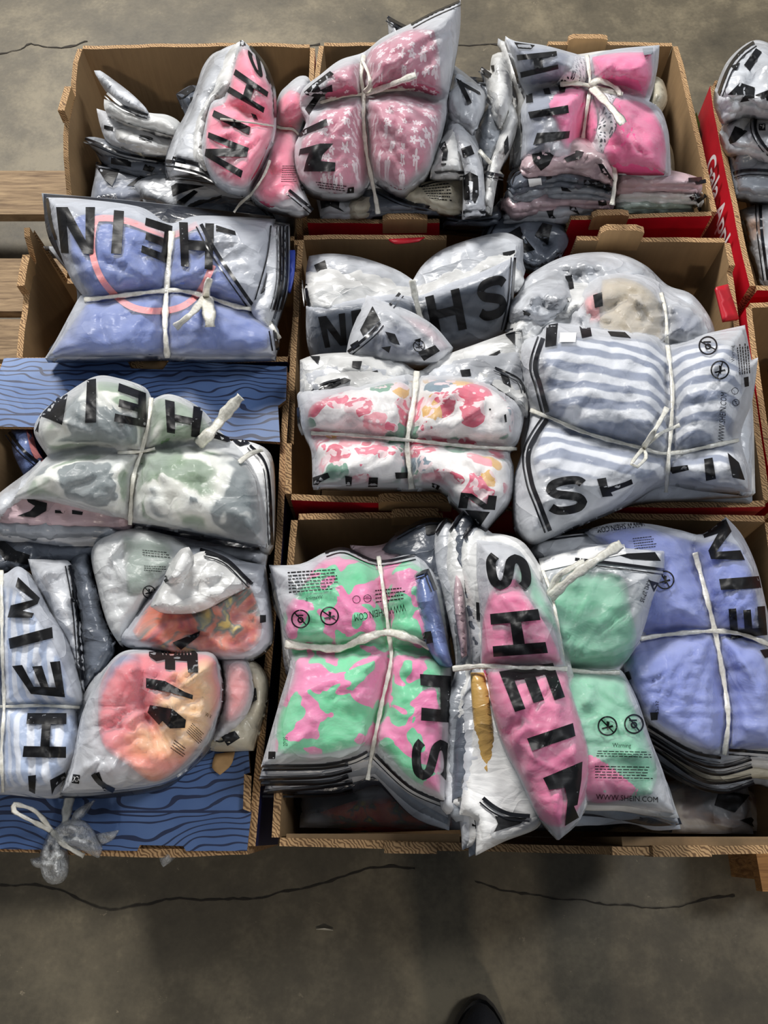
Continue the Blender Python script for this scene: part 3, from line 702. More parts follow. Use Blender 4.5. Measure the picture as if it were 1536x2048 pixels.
# green and pink print bundle
u = bundle('mint green and pink print bundle tied crosswise with white twine in the front tray', 715, 1350, .50)
ou = [(538, 1130), (600, 1128), (650, 1105), (690, 1098), (755, 1122), (830, 1110), (880, 1170), (900, 1300), (905, 1350), (905, 1450), (895, 1610), (820, 1575), (750, 1510), (735, 1505), (700, 1520), (640, 1530), (522, 1533), (540, 1470), (560, 1400), (580, 1330), (573, 1310), (560, 1230), (548, 1170)]
layers(u, ou, .555, 5, (1, 13), .014, ('white', 'pale', 'grey', 'pale', 'dark'), 3, (14, 16))
bu = Bag(u, ou, .56, .05, grooves=[[(560, 1300), (680, 1300), (775, 1292), (900, 1310)], [(755, 1110), (775, 1265), (780, 1320), (745, 1500)]], gd=.026, seed=4, knot=(778, 1285),
    garments=[([(640, 1125), (700, 1110), (760, 1128), (825, 1125), (870, 1180), (892, 1300), (890, 1350), (885, 1450), (880, 1585), (820, 1555), (750, 1492), (640, 1508), (548, 1505), (560, 1430), (590, 1340), (583, 1300), (568, 1230), (600, 1180)], 'camo_pink')])
bu.marks([[(840, 1348), (903, 1352), (900, 1376), (841, 1371)], [(843, 1415), (900, 1421), (898, 1445), (842, 1441)], [(880, 1360), (902, 1360), (900, 1430), (882, 1430)]])
bu.letters([('S', [(905, 1478), (905, 1562), (825, 1562), (825, 1478)])])
bu.symbol(601, 1238, 19, .8, 1); bu.symbol(659, 1232, 19, .6, 0)
bu.text('WWW.SHEIN.COM', [(812, 1222), (710, 1243), (708, 1229), (810, 1207)]); bu.text('Warning', [(645, 1190), (612, 1193), (611, 1203), (645, 1200)])
bu.paragraph([(575, 1142), (672, 1136), (678, 1180), (578, 1188)], 7, 1); bu.paragraph([(750, 1178), (812, 1172), (812, 1200), (752, 1208)], 4, 2)
bu.symbol(713, 1199, 8, 0, 2); bu.symbol(735, 1197, 8, 0, 1)
bu.marks([[(537, 1503), (551, 1503), (550, 1518), (536, 1518)]]); bu.text('27*35', [(566, 1492), (566, 1474), (575, 1474), (575, 1492)])
bu.zips([[(524, 1533), (640, 1531), (700, 1520), (735, 1504)], [(750, 1510), (820, 1575), (893, 1608)], [(650, 1105), (690, 1097), (755, 1122), (830, 1110)]])
twine(u, bu, [(570, 1288), (620, 1293), (680, 1296), (720, 1280), (775, 1265), (830, 1280), (880, 1302)], 16, .008)
twine(u, bu, [(757, 1112), (768, 1190), (777, 1262), (782, 1320), (765, 1400), (745, 1500), (735, 1560)], 9)

def loose(label, outline, z0, H=.02, group=None, **kw):
    c = np.mean(np.array(outline, float), 0); r = thing('garment_bag', label, 'bag', tuple(PV(c[0], c[1], z0-.01)), group)
    return r, Bag(r, outline, z0, H, **kw)

# ---- front tray: pink SHEIN bundle with the long upright pages at its left
w = bundle('bright pink and mint bundle in the front tray, big black letters reading down it', 1100, 1350, .52)
ow1 = [(884, 1060), (905, 1036), (930, 1050), (955, 1080), (960, 1180), (968, 1325), (960, 1400), (985, 1480), (1030, 1560), (1060, 1610), (1050, 1645), (985, 1672), (930, 1700), (925, 1630), (893, 1618), (886, 1480), (892, 1400), (915, 1330), (893, 1200), (880, 1120)]
pw = []
for i, (dx, bk, z_, wd) in enumerate([(-8, 'pale', .575, 0), (6, 'grey', .582, 1), (16, 'white', .588, 0), (26, 'slate', .594, 1), (36, 'pale', .600, 0), (46, 'white', .606, 0)]):
    o_ = [(x+dx*(1 if y < 1600 else .6)+(6*math.sin(i*2.1+y/90)), y+(14*math.sin(i*1.7) if (y < 1100 or y > 1600) else 0)) for x, y in ow1]
    b_ = Bag(w, o_, z_, .014, back=bk, opaque=True, seed=60+i, wr=.45, m=16, grooves=[[(870, 1335), (1000, 1335)]], gd=.012, gw=16, T=.010, sp=10)
    b_.strip([(o_[0][0], o_[0][1]+6), o_[1], o_[2]], 4, 'zip'); pw.append(b_)
pw[2].marks([[(893, 1505), (930, 1510), (930, 1540), (895, 1538)], [(900, 1440), (908, 1440), (908, 1470), (900, 1470)], [(914, 1580), (934, 1560), (938, 1590), (916, 1604)]])
pw[3].marks([[(928, 1150), (945, 1160), (945, 1180), (930, 1185)], [(930, 1060), (950, 1068), (956, 1100), (940, 1110)], [(944, 1640), (960, 1640), (958, 1656), (944, 1658)]])
pw[5].marks([[(952, 1204), (962, 1206), (962, 1240), (953, 1240)], [(990, 1632), (1054, 1636), (1040, 1648), (988, 1664), (996, 1648)]]); pw[5].zips([[(966, 1596), (990, 1615), (1020, 1628), (1060, 1632)]], 8, 5)
Bag(w, [(942, 1345), (968, 1345), (982, 1400), (992, 1500), (988, 1552), (968, 1548), (952, 1480), (944, 1400)], .619, .006, back='ochre', opaque=True, seed=70, m=10, T=.006, sp=7, name='ochre_garment', wr=.4)
Bag(w, [(912, 1150), (924, 1170), (932, 1240), (934, 1310), (924, 1315), (914, 1250), (908, 1190)], .612, .01, back='blush', opaque=True, seed=71, m=10, T=.006, sp=7, name='peach_garment', wr=.4)
omint = [(1075, 1135), (1110, 1105), (1150, 1098), (1180, 1088), (1330, 1100), (1328, 1145), (1305, 1205), (1275, 1290), (1238, 1338), (1250, 1350), (1275, 1400), (1300, 1475), (1325, 1540), (1353, 1628), (1300, 1620), (1250, 1612), (1180, 1610), (1100, 1600), (1070, 1500), (1050, 1340), (1060, 1230)]
layers(w, omint, .585, 5, (1, 7), .014, ('white', 'pale', 'grey', 'dark', 'pale'), 5, (3, 4), jit=9)
bm = Bag(w, omint, .59, .045, grooves=[[(1050, 1335), (1140, 1336), (1250, 1342)]], gd=.035, gw=18, seed=12, knot=(1120, 1336),
    garments=[([(1085, 1180), (1130, 1160), (1180, 1142), (1246, 1156), (1262, 1220), (1272, 1280), (1238, 1334), (1140, 1336), (1115, 1270)], 'mint'),
              ([(1140, 1342), (1238, 1350), (1262, 1400), (1290, 1470), (1314, 1540), (1304, 1588), (1200, 1600), (1150, 1560), (1120, 1450)], 'mint'),
              ([(1165, 1500), (1200, 1508), (1250, 1545), (1294, 1583), (1240, 1600), (1180, 1603), (1150, 1560)], 'rose')])
bm.symbol(1215, 1452, 20, .8, 0); bm.symbol(1268, 1448, 20, .9, 1); bm.text('Warning', [(1225, 1486), (1262, 1487), (1262, 1498), (1225, 1497)])
bm.paragraph([(1196, 1500), (1300, 1502), (1304, 1517), (1192, 1514)], 3, 3); bm.paragraph([(1190, 1530), (1303, 1532), (1306, 1560), (1190, 1558)], 5, 4)
bm.text('WWW.SHEIN.COM', [(1192, 1588), (1316, 1594), (1316, 1605), (1192, 1599)])
bm.zips([[(1150, 1118), (1240, 1128), (1330, 1140)]], 6, 5); bm.marks([[(1232, 1108), (1310, 1104), (1322, 1122), (1262, 1118)], [(1298, 1160), (1318, 1166), (1308, 1184)]])
bm.text('A-M2 27*35', [(1304, 1160), (1288, 1206), (1280, 1202), (1296, 1157)])
bm.strip([(1080, 1130), (1125, 1120), (1180, 1108), (1250, 1095)], 26, 'sticker', 'white_flap')
op = [(953, 1080), (1000, 1083), (1040, 1100), (1075, 1150), (1105, 1200), (1125, 1270), (1131, 1330), (1150, 1400), (1170, 1460), (1181, 1520), (1175, 1580), (1160, 1640), (1118, 1680), (1090, 1650), (1068, 1620), (1040, 1560), (1008, 1500), (985, 1430), (973, 1350), (962, 1325), (962, 1280), (958, 1200), (953, 1150)]
Bag(w, [(x+8, y-14) for x, y in op], .610, .02, back='white', opaque=True, seed=31, m=25, grooves=[[(960, 1335), (1135, 1335)]], gd=.02)
bp = Bag(w, op, .622, .055, grooves=[[(940, 1330), (1050, 1333), (1150, 1338)]], gd=.03, gw=16, seed=14, m=50, wr=1.0, knot=(1135, 1340),
    garments=[([(990, 1172), (1030, 1158), (1066, 1212), (1098, 1262), (1126, 1328), (964, 1326), (966, 1250), (975, 1200)], 'rose'),
              ([(968, 1340), (1132, 1342), (1162, 1440), (1179, 1520), (1172, 1590), (1130, 1655), (1085, 1640), (1046, 1558), (1010, 1490), (988, 1425)], 'rose'),
              ([(1042, 1112), (1068, 1150), (1100, 1215), (1116, 1262), (1085, 1230), (1052, 1180), (1028, 1140)], 'mint')])
bp.letters([('S', [(1055, 1108), (1064, 1178), (980, 1182), (970, 1105)]), ('H', [(1076, 1218), (1096, 1306), (987, 1314), (980, 1228)]),
            ('E', [(1106, 1326), (1130, 1394), (1030, 1424), (998, 1343)]), ('I', [(1146, 1446), (1151, 1472), (1064, 1502), (1054, 1477)])])
bp.marks([[(1086, 1556), (1165, 1523), (1163, 1560), (1155, 1610), (1148, 1612), (1158, 1635), (1130, 1652), (1135, 1600), (1130, 1575), (1098, 1580)]])
twine(w, bp, [(905, 1338), (940, 1334), (970, 1332), (1050, 1336), (1135, 1338)], 11, .003)
twine(w, bm, [(1138, 1340), (1190, 1345), (1240, 1345)], 9, .003)
twine(w, bm, [(1128, 1330), (1106, 1200), (1085, 1140)], 7, .006)
twine(w, bm, [(1100, 1195), (1150, 1150), (1200, 1115), (1243, 1088)], 19, .012, lifts=[0, .02, .04, .05], name='twine_tail')
twine(w, bm, [(1100, 1190), (1120, 1150), (1170, 1125)], 15, .010, lifts=[0, .02, .02], name='twine_tail')

# ---- front tray: lavender bundle
x_ = bundle('lavender blue bundle tied with flat white twine at the right of the front tray', 1400, 1300, .5)
ox = [(1165, 1062), (1230, 1045), (1300, 1048), (1360, 1060), (1405, 1068), (1452, 1034), (1484, 1070), (1512, 1130), (1530, 1200), (1548, 1290), (1560, 1400), (1562, 1505), (1500, 1500), (1440, 1515), (1380, 1500), (1300, 1450), (1265, 1400), (1240, 1330), (1250, 1250), (1240, 1150), (1180, 1085)]
lx = layers(x_, ox, .535, 4, (2, 18), .016, ('pale', 'white', 'cream', 'grey'), 8, (12, 15), jit=6)
lx[1].paragraph([(1465, 1545), (1520, 1540), (1520, 1556), (1465, 1560)], 3, 9)
bx = Bag(x_, ox, .545, .055, grooves=[[(1245, 1300), (1290, 1275), (1430, 1262), (1548, 1292)], [(1385, 1090), (1430, 1262), (1455, 1400), (1450, 1510)]], gd=.034, gw=22, seed=21, knot=(1430, 1262), wr=1.15, film='film_clear',
    garments=[([(1190, 1070), (1240, 1056), (1300, 1058), (1360, 1075), (1405, 1085), (1450, 1080), (1490, 1110), (1515, 1200), (1530, 1290), (1545, 1400), (1545, 1495), (1440, 1500), (1380, 1485), (1310, 1440), (1275, 1395), (1254, 1330), (1262, 1250), (1250, 1150)], 'lavender')])
bx.letters([('N', [(1452, 1038), (1490, 1120), (1422, 1118), (1404, 1062)]), ('I', [(1518, 1152), (1523, 1176), (1442, 1180), (1438, 1158)]), ('E', [(1462, 1278), (1457, 1218), (1530, 1212), (1535, 1270)])])
bx.symbol(1330, 1160, 19, 1, 0); bx.text('WWW.SHEIN.COM', [(1290, 1052), (1196, 1066), (1193, 1055), (1288, 1041)]); bx.paragraph([(1265, 1075), (1310, 1070), (1315, 1095), (1270, 1100)], 5, 5)
bx.marks([[(1300, 1425), (1316, 1425), (1315, 1440), (1302, 1441)], [(1250, 1345), (1258, 1342), (1263, 1358), (1254, 1362)], [(1520, 1300), (1548, 1296), (1548, 1312), (1530, 1316)]]); bx.text('27*35', [(1318, 1428), (1318, 1402), (1311, 1402), (1311, 1428)])
bx.zips([[(1296, 1452), (1380, 1502), (1442, 1516)], [(1458, 1500), (1500, 1503), (1562, 1508)]], 6, 5)
twine(x_, bx, [(1280, 1278), (1330, 1270), (1430, 1262), (1490, 1270), (1545, 1292)], 10, .005)
twine(x_, bx, [(1390, 1105), (1410, 1180), (1430, 1262), (1448, 1360), (1457, 1440), (1448, 1510)], 12, .005)

# ---- front tray, bottom of the tray in shade
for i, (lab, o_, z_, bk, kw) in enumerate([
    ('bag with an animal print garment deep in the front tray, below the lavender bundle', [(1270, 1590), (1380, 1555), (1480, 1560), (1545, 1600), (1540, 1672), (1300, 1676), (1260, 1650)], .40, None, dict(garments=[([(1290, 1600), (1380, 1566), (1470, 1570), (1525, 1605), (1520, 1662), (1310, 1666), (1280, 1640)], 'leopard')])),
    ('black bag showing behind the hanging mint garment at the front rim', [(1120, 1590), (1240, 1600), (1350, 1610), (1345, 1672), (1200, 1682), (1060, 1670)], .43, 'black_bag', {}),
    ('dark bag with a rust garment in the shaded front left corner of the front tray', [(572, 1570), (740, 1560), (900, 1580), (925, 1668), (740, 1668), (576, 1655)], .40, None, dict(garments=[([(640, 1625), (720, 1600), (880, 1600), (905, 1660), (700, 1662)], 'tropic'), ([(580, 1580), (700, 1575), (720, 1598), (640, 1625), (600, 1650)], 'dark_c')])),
    ('grey bag wedged behind the lavender bundle and below the striped one', [(1060, 1075), (1200, 1060), (1240, 1090), (1250, 1160), (1120, 1130), (1060, 1120)], .55, 'pale', {}),
    ('dark zipped bag behind the mint and pink print bundle in the front tray', [(790, 1070), (850, 1040), (905, 1040), (915, 1110), (905, 1260), (880, 1300), (850, 1200), (835, 1140), (760, 1105)], .545, 'slate', {}),
    ('blue garment bag squeezed between the mint print and pink bundles', [(828, 1150), (856, 1140), (872, 1180), (895, 1290), (905, 1330), (880, 1328), (850, 1280), (832, 1210)], .60, 'bluebag', {}),
    ('pale bag under the back corner of the mint print bundle', [(700, 1090), (760, 1090), (830, 1060), (900, 1050), (900, 1150), (760, 1150)], .53, 'blush', {})]):
    r_, b_ = loose(lab, o_, z_, .022, back=bk or 'dark', opaque=bk is not None, seed=90+i, sp=10, m=30, **kw)
    if i in (3, 4, 5): b_.zips([[o_[0], o_[1], o_[2]]], 6, 5)
    if i == 4: b_.marks([[(850, 1048), (895, 1046), (900, 1062), (852, 1070)], [(842, 1262), (860, 1270), (858, 1290), (842, 1284)]])
    if i == 0: b_.marks([[(1440, 1580), (1500, 1590), (1470, 1625), (1430, 1610)], [(1480, 1640), (1520, 1630), (1520, 1660)]])
    if i == 5: b_.marks([[(842, 1265), (862, 1262), (866, 1285), (846, 1290)]])

# ---- middle tray: striped bundle
t_ = bundle('large bundle of blue and white striped shirts, big black S at lower left', 1270, 850, .53)
ot = [(1040, 690), (1080, 668), (1100, 645), (1180, 650), (1300, 665), (1340, 688), (1400, 670), (1490, 650), (1503, 720), (1516, 715), (1505, 800), (1482, 870), (1498, 940), (1502, 985), (1410, 975), (1330, 968), (1250, 1010), (1150, 1052), (1100, 1077), (1060, 1088), (1030, 1050), (1028, 960), (1045, 900), (1060, 830), (1045, 760)]
lt = layers(t_, [(1060, 720), (1180, 680), (1400, 700), (1500, 740), (1500, 985), (1330, 985), (1150, 1010), (1050, 940)], .565, 5, (1, 4), .016, ('pale', 'white', 'grey'), 12, jit=10)
bt = Bag(t_, ot, .575, .07, grooves=[[(1335, 680), (1345, 850), (1338, 985)], [(1050, 815), (1150, 862), (1280, 897), (1340, 908), (1480, 880)]], gd=.034, gw=24, seed=33, m=75, knot=(1338, 905), wr=1.25,
    garments=[([(1085, 700), (1110, 675), (1180, 672), (1290, 680), (1335, 696), (1400, 684), (1470, 700), (1485, 780), (1465, 870), (1480, 950), (1400, 960), (1335, 955), (1250, 965), (1150, 958), (1078, 955), (1066, 905), (1085, 830), (1090, 760)], 'stripe_navy')])
bt.letters([('S', [(1086, 960), (1170, 950), (1178, 1022), (1100, 1032)])])
bt.marks([[(1194, 958), (1212, 955), (1216, 975), (1250, 964), (1263, 958), (1266, 968), (1222, 985), (1226, 992), (1205, 994)], [(1336, 935), (1375, 930), (1378, 940), (1345, 948)], [(1408, 918), (1425, 915), (1432, 958), (1412, 962)], [(1455, 905), (1478, 925), (1490, 960), (1465, 955)],
          [(1093, 650), (1116, 646), (1112, 690), (1090, 694)], [(1158, 648), (1180, 650), (1184, 672), (1164, 676)], [(1215, 662), (1250, 664), (1262, 676), (1222, 672)]])
bt.patches('sticker', [np.array([(1120, 665), (1153, 665), (1151, 684), (1119, 684)])], 'sticker', .002)
bt.symbol(1416, 691, 19, .5, 1); bt.symbol(1440, 740, 19, 1.9, 0); bt.text('WWW.SHEIN.COM', [(1436, 884), (1442, 784), (1454, 786), (1448, 886)]); bt.text('Warning', [(1463, 724), (1461, 692), (1470, 690), (1472, 722)])
bt.paragraph([(1478, 750), (1472, 690), (1498, 684), (1502, 746)], 5, 6); bt.symbol(1472, 805, 7, 1, 1); bt.symbol(1470, 782, 7, 1, 2); bt.marks([[(1488, 755), (1497, 753), (1498, 772), (1490, 774)]])
bt.zips([[(1086, 676), (1070, 730), (1080, 770), (1094, 825)], [(1094, 838), (1058, 900), (1062, 960), (1080, 1010), (1100, 1062)]], 9, 4)
twine(t_, bt, [(1335, 690), (1345, 780), (1342, 860), (1338, 905), (1332, 985)], 9, .004)
twine(t_, bt, [(1060, 820), (1100, 835), (1180, 868), (1280, 895), (1338, 907), (1440, 888), (1478, 880)], 9, .004)
twine(t_, bt, [(1287, 896), (1275, 910), (1262, 928), (1275, 934), (1292, 915), (1287, 896)], 7, .010, lifts=[0, .02, .02, .02, .01, 0], name='twine_bow')
twine(t_, bt, [(1287, 896), (1310, 860), (1335, 815)], 11, .010, lifts=[0, .02, .02], name='twine_bow'); twine(t_, bt, [(1287, 896), (1320, 868), (1360, 850)], 8, .008, lifts=[0, .02, .01], name='twine_bow')
lt[0].marks([[(1460, 900), (1490, 930), (1500, 975), (1475, 960)]])

# ---- middle tray: rose floral bundle
r_ = bundle('white bundle printed with pink roses and green leaves in the middle tray', 820, 870, .52)
oR = [(605, 780), (700, 765), (800, 748), (835, 752), (900, 745), (980, 762), (1044, 815), (1038, 880), (1020, 905), (1028, 940), (1022, 1000), (990, 1040), (968, 1066), (930, 1030), (900, 1000), (880, 978), (760, 975), (625, 972), (622, 900), (605, 860), (596, 810)]
ups = []
for i, (o_, z_, bk) in enumerate([
    ([(600, 720), (640, 708), (730, 706), (800, 722), (838, 742), (880, 715), (960, 685), (1044, 655), (1055, 720), (1050, 830), (980, 790), (835, 780), (600, 800)], .568, 'white'),
    ([(612, 742), (680, 720), (760, 722), (834, 752), (880, 725), (960, 705), (1046, 690), (1054, 760), (1046, 830), (980, 795), (835, 790), (600, 800)], .574, 'pale'),
    ([(600, 760), (660, 738), (740, 732), (830, 758), (890, 738), (980, 735), (1050, 780), (1056, 830), (980, 800), (835, 795), (602, 805)], .580, 'white')]):
    b_ = Bag(r_, o_, z_, .022, back=bk, opaque=True, seed=120+i, m=25, grooves=[[(833, 700), (835, 820)]], gd=.016, gw=22, wr=1.2, sp=9); ups.append(b_)
ups[0].marks([[(705, 722), (724, 722), (720, 738), (704, 734)], [(975, 712), (1000, 700), (1000, 718), (980, 728)], [(620, 712), (640, 712), (636, 728)], [(1010, 668), (1030, 662), (1030, 690)]])
ups[1].marks([[(735, 745), (755, 740), (760, 755), (742, 760)], [(920, 740), (940, 738), (942, 752), (924, 754)], [(640, 762), (664, 760), (666, 774), (645, 776)], [(1000, 745), (1018, 752), (1022, 775), (1006, 765)]])
ups[2].marks([[(645, 768), (690, 755), (702, 760), (676, 772), (650, 782)], [(978, 765), (1012, 788), (1030, 800), (1010, 800), (985, 785)]])
for b_, l_ in zip(ups, ([(1010, 662), (1050, 652), (1056, 720)], [(990, 735), (1040, 760), (1052, 800)], [(605, 800), (640, 770), (680, 758)])): b_.zips([l_], 4, 4)
bR = Bag(r_, oR, .578, .055, grooves=[[(835, 735), (828, 800), (815, 880), (822, 975)], [(622, 868), (720, 872), (815, 880), (930, 890), (1036, 898)]], gd=.030, gw=20, seed=41, m=50, knot=(815, 880), wr=1.2,
    garments=[([(625, 810), (700, 780), (800, 764), (900, 760), (975, 775), (1025, 820), (1022, 878), (1010, 910), (1014, 980), (960, 1010), (900, 985), (880, 965), (640, 962), (632, 900), (618, 855)], 'floral')])
bR.marks([[(625, 955), (655, 945), (660, 955), (640, 965), (636, 970), (626, 970)], [(690, 952), (704, 954), (703, 972), (692, 972)], [(738, 955), (756, 955), (755, 974), (736, 974)], [(790, 945), (816, 945), (818, 956), (792, 958)], [(864, 966), (880, 972), (876, 980), (864, 974)]])
bR.letters([('N', [(922, 985), (994, 992), (990, 1020), (916, 1016)])]); bR.marks([[(930, 1020), (980, 1024), (958, 1056)]])
bR.strip([(596, 815), (598, 850), (606, 870)], 5); bR.marks([[(978, 817), (982, 817), (982, 821), (978, 821)], [(1008, 830), (1012, 828), (1014, 844), (1010, 845)]])
twine(r_, bR, [(834, 742), (828, 800), (815, 880), (818, 930), (824, 978)], 12, .004); twine(r_, bR, [(622, 866), (700, 870), (815, 880), (930, 892), (1034, 898)], 8, .004)

# ---- middle tray: charcoal bundle at the back left and the small bag on it
p_ = bundle('charcoal grey bundle with large black letters standing at the back left of the middle tray', 820, 620, .50)
for i, (o_, z_, bk) in enumerate([
    ([(618, 512), (660, 507), (720, 514), (790, 538), (826, 560), (850, 525), (900, 492), (1000, 465), (1046, 480), (1046, 520), (1030, 560), (820, 600), (640, 600), (612, 560)], .515, 'pale'),
    ([(612, 545), (650, 532), (700, 530), (770, 545), (826, 575), (900, 535), (1000, 498), (1040, 490), (1040, 530), (1030, 580), (820, 620), (640, 620), (614, 590)], .523, 'white'),
    ([(612, 570), (650, 552), (700, 550), (770, 562), (828, 588), (900, 550), (1000, 512), (1036, 505), (1036, 560), (820, 630), (640, 630), (612, 600)], .530, 'white')]):
    b_ = Bag(p_, o_, z_, .02, back=bk, opaque=True, seed=140+i, m=24, grooves=[[(826, 540), (838, 640)]], gd=.016, gw=20, wr=1.1, sp=9)
    if i == 0: b_.marks([[(628, 530), (650, 520), (656, 545), (636, 550)], [(1005, 505), (1030, 500), (1030, 512), (1008, 516)], [(980, 525), (1000, 520), (998, 530)]])
    b_.zips([[(612, 560+8*i), (616, 600+6*i)]], 5, 4)
oP = [(612, 612), (700, 598), (780, 588), (836, 592), (900, 566), (960, 545), (1032, 512), (1026, 600), (1012, 662), (960, 695), (890, 705), (800, 730), (700, 740), (640, 735), (615, 690)]
bP = Bag(p_, oP, .522, .03, tilt=(0, -.055), grooves=[[(834, 585), (845, 660), (850, 740)]], gd=.02, seed=44, m=30, wr=.55, film='film_clear', knot=(836, 600),
    garments=[([(625, 622), (700, 610), (790, 600), (836, 606), (900, 585), (1005, 545), (1010, 600), (1000, 650), (890, 690), (700, 730), (640, 725), (622, 680)], 'slate_c')])
bP.letters([('S', [(950, 563), (1012, 548), (1016, 630), (960, 645)]), ('H', [(850, 594), (918, 576), (934, 658), (866, 672)]), ('I', [(702, 622), (722, 618), (730, 680), (708, 684)]), ('N', [(636, 634), (690, 626), (694, 690), (650, 696)])])
bP.zips([[(1030, 515), (1024, 600), (1010, 662)]], 5, 4); bP.marks([[(636, 600), (650, 598), (651, 606), (637, 607)]])
twine(p_, bP, [(824, 560), (832, 600), (842, 640)], 12, .012)
rq, bq = loose('small white bag with black marks propped up between the charcoal and floral bundles', [(733, 590), (770, 602), (832, 628), (872, 655), (906, 695), (880, 725), (830, 728), (760, 722), (692, 708), (700, 670), (716, 630)], .56, .035, back='pale', seed=46, m=30, wr=1.4,
    garments=[([(800, 630), (850, 645), (896, 692), (880, 700), (850, 670)], 'blush' if 'blush' in M else 'pale_pink'), ([(720, 690), (800, 650), (850, 690), (840, 715), (740, 712)], 'grey_c')])
bq.marks([[(720, 660), (745, 612), (760, 640), (726, 672)], [(770, 663), (790, 668), (800, 690), (782, 684)], [(836, 705), (870, 690), (880, 702), (848, 722)], [(828, 680), (842, 676), (840, 686)], [(762, 695), (782, 692), (778, 706)], [(700, 690), (716, 680), (720, 692), (706, 702)]])
bq.zips([[(696, 704), (740, 668), (760, 645)], [(780, 610), (800, 586)]], 6, 5); bq.symbol(838, 692, 12, .7, 0); bq.patches('sticker', [np.array([(790, 606), (812, 596), (817, 604), (796, 616)])], 'sticker', .003)

# ---- middle tray: crumpled beige bundle
s_ = bundle('crumpled grey-white bundle with beige garment behind the striped bundle', 1220, 600, .50)
for i, (o_, z_, bk, kw) in enumerate([
    ([(1020, 640), (1040, 570), (1090, 530), (1150, 508), (1230, 506), (1290, 530), (1335, 570), (1385, 590), (1425, 645), (1430, 690), (1300, 710), (1100, 700), (1015, 680)], .505, 'pale', {}),
    ([(1015, 640), (1060, 580), (1120, 560), (1200, 570), (1220, 640), (1180, 690), (1100, 700), (1020, 690)], .53, 'white', {}),
    ([(1025, 600), (1080, 560), (1130, 555), (1150, 600), (1110, 640), (1060, 650), (1020, 640)], .55, 'pale', {})]):
    b_ = Bag(s_, o_, z_, .035, back=bk, opaque=True, seed=150+i, m=35, wr=2.2, sp=8)
    b_.marks([[[(1070+30*i, 600), (1100+30*i, 590), (1112+30*i, 612), (1080+30*i, 618)], [(1135, 555+10*i), (1146, 552+10*i), (1148, 566+10*i), (1137, 569+10*i)], [(1045, 620), (1062, 628), (1050, 640)]][i % 3]] if i else [[(1130, 552), (1144, 550), (1146, 566), (1134, 568)]])
bs = Bag(s_, [(1150, 590), (1205, 548), (1260, 545), (1310, 560), (1350, 590), (1400, 620), (1425, 660), (1400, 690), (1300, 705), (1150, 690), (1130, 650)], .54, .05, seed=155, m=40, wr=2.0, grooves=[[(1325, 560), (1336, 620), (1332, 690)]],
    garments=[([(1205, 560), (1250, 556), (1300, 580), (1325, 620), (1328, 680), (1240, 690), (1200, 650)], 'beige'), ([(1168, 598), (1195, 585), (1200, 640), (1180, 645)], 'salmon'), ([(1345, 610), (1395, 630), (1405, 665), (1345, 675)], 'grey_c')])
bs.marks([[(1186, 590), (1204, 584), (1206, 612), (1190, 616)], [(1426, 650), (1440, 645), (1442, 656), (1428, 660)]])
twine(s_, bs, [(1322, 585), (1332, 630), (1334, 690)], 8, .006)

# ---- left: blue sweatshirt bundle
h_ = bundle('flat blue sweatshirt bundle with a pink looped trim, lying on the short brown box', 340, 580, .52)
rb = [(535, 440), (577, 448), (576, 560), (560, 620), (548, 655), (530, 640), (510, 600), (520, 500)]
for i, (dx, bk, z_) in enumerate([(2, 'grey', .53), (-6, 'slate', .54), (-12, 'pale', .548)]):
    b_ = Bag(h_, [(x+dx, y+2*i) for x, y in rb], z_, .012, back=bk, opaque=True, seed=160+i, m=20, T=.01, sp=9); b_.zips([[(rb[1][0]+dx-4, rb[1][1]+4), (rb[2][0]+dx-4, rb[2][1]), (rb[3][0]+dx, rb[3][1])]], 4, 4)
oh = [(93, 395), (165, 398), (280, 414), (338, 446), (400, 431), (551, 438), (546, 520), (535, 595), (522, 625), (557, 660), (549, 713), (420, 716), (330, 712), (200, 716), (90, 716), (112, 680), (155, 600), (165, 590), (140, 555), (112, 480)]
layers(h_, [(86, 388), (280, 405), (545, 434), (540, 600), (550, 700), (330, 704), (100, 704), (160, 595), (100, 480)], .528, 3, (-1, -1), .014, ('dark', 'grey', 'pale'), 17, jit=4)
bh = Bag(h_, oh, .532, .05, grooves=[[(160, 600), (250, 590), (333, 581), (410, 592), (530, 628)], [(342, 440), (340, 500), (333, 581), (334, 716)]], gd=.030, gw=20, seed=52, m=55, knot=(333, 581), wr=1.25, film='film_clear',
    garments=[([(132, 470), (150, 436), (190, 428), (260, 440), (325, 470), (400, 460), (430, 500), (468, 560), (505, 622), (540, 650), (536, 690), (480, 706), (340, 704), (200, 708), (104, 706), (150, 640), (178, 592), (156, 550)], 'periwinkle')])
bh.strip([(395, 448), (345, 470), (310, 462), (255, 442), (205, 436), (189, 446), (184, 500), (200, 552), (232, 592), (270, 616), (320, 622), (366, 612), (400, 582), (426, 530)], 13, 'salmon', 'pink_trim', -.0008)
bh.letters([('N', [(112, 414), (190, 414), (186, 508), (122, 506)]), ('I', [(228, 420), (248, 422), (243, 508), (222, 507)]), ('E', [(338, 528), (282, 505), (292, 435), (345, 452)]), ('H', [(358, 444), (428, 447), (425, 540), (362, 532)])])
bh.marks([[(432, 450), (470, 462), (472, 470), (432, 462)]]); bh.zips([[(402, 448), (430, 500), (470, 560), (512, 620)], [(553, 452), (544, 520), (516, 618)], [(549, 660), (556, 700)]], 7, 6)
bh.strip([(94, 396), (100, 440), (112, 480)], 6)
twine(h_, bh, [(344, 462), (338, 520), (333, 581), (330, 650), (335, 716)], 13, .005); twine(h_, bh, [(168, 600), (250, 590), (333, 581), (372, 583), (410, 592), (470, 612), (520, 626), (560, 678)], 10, .005)
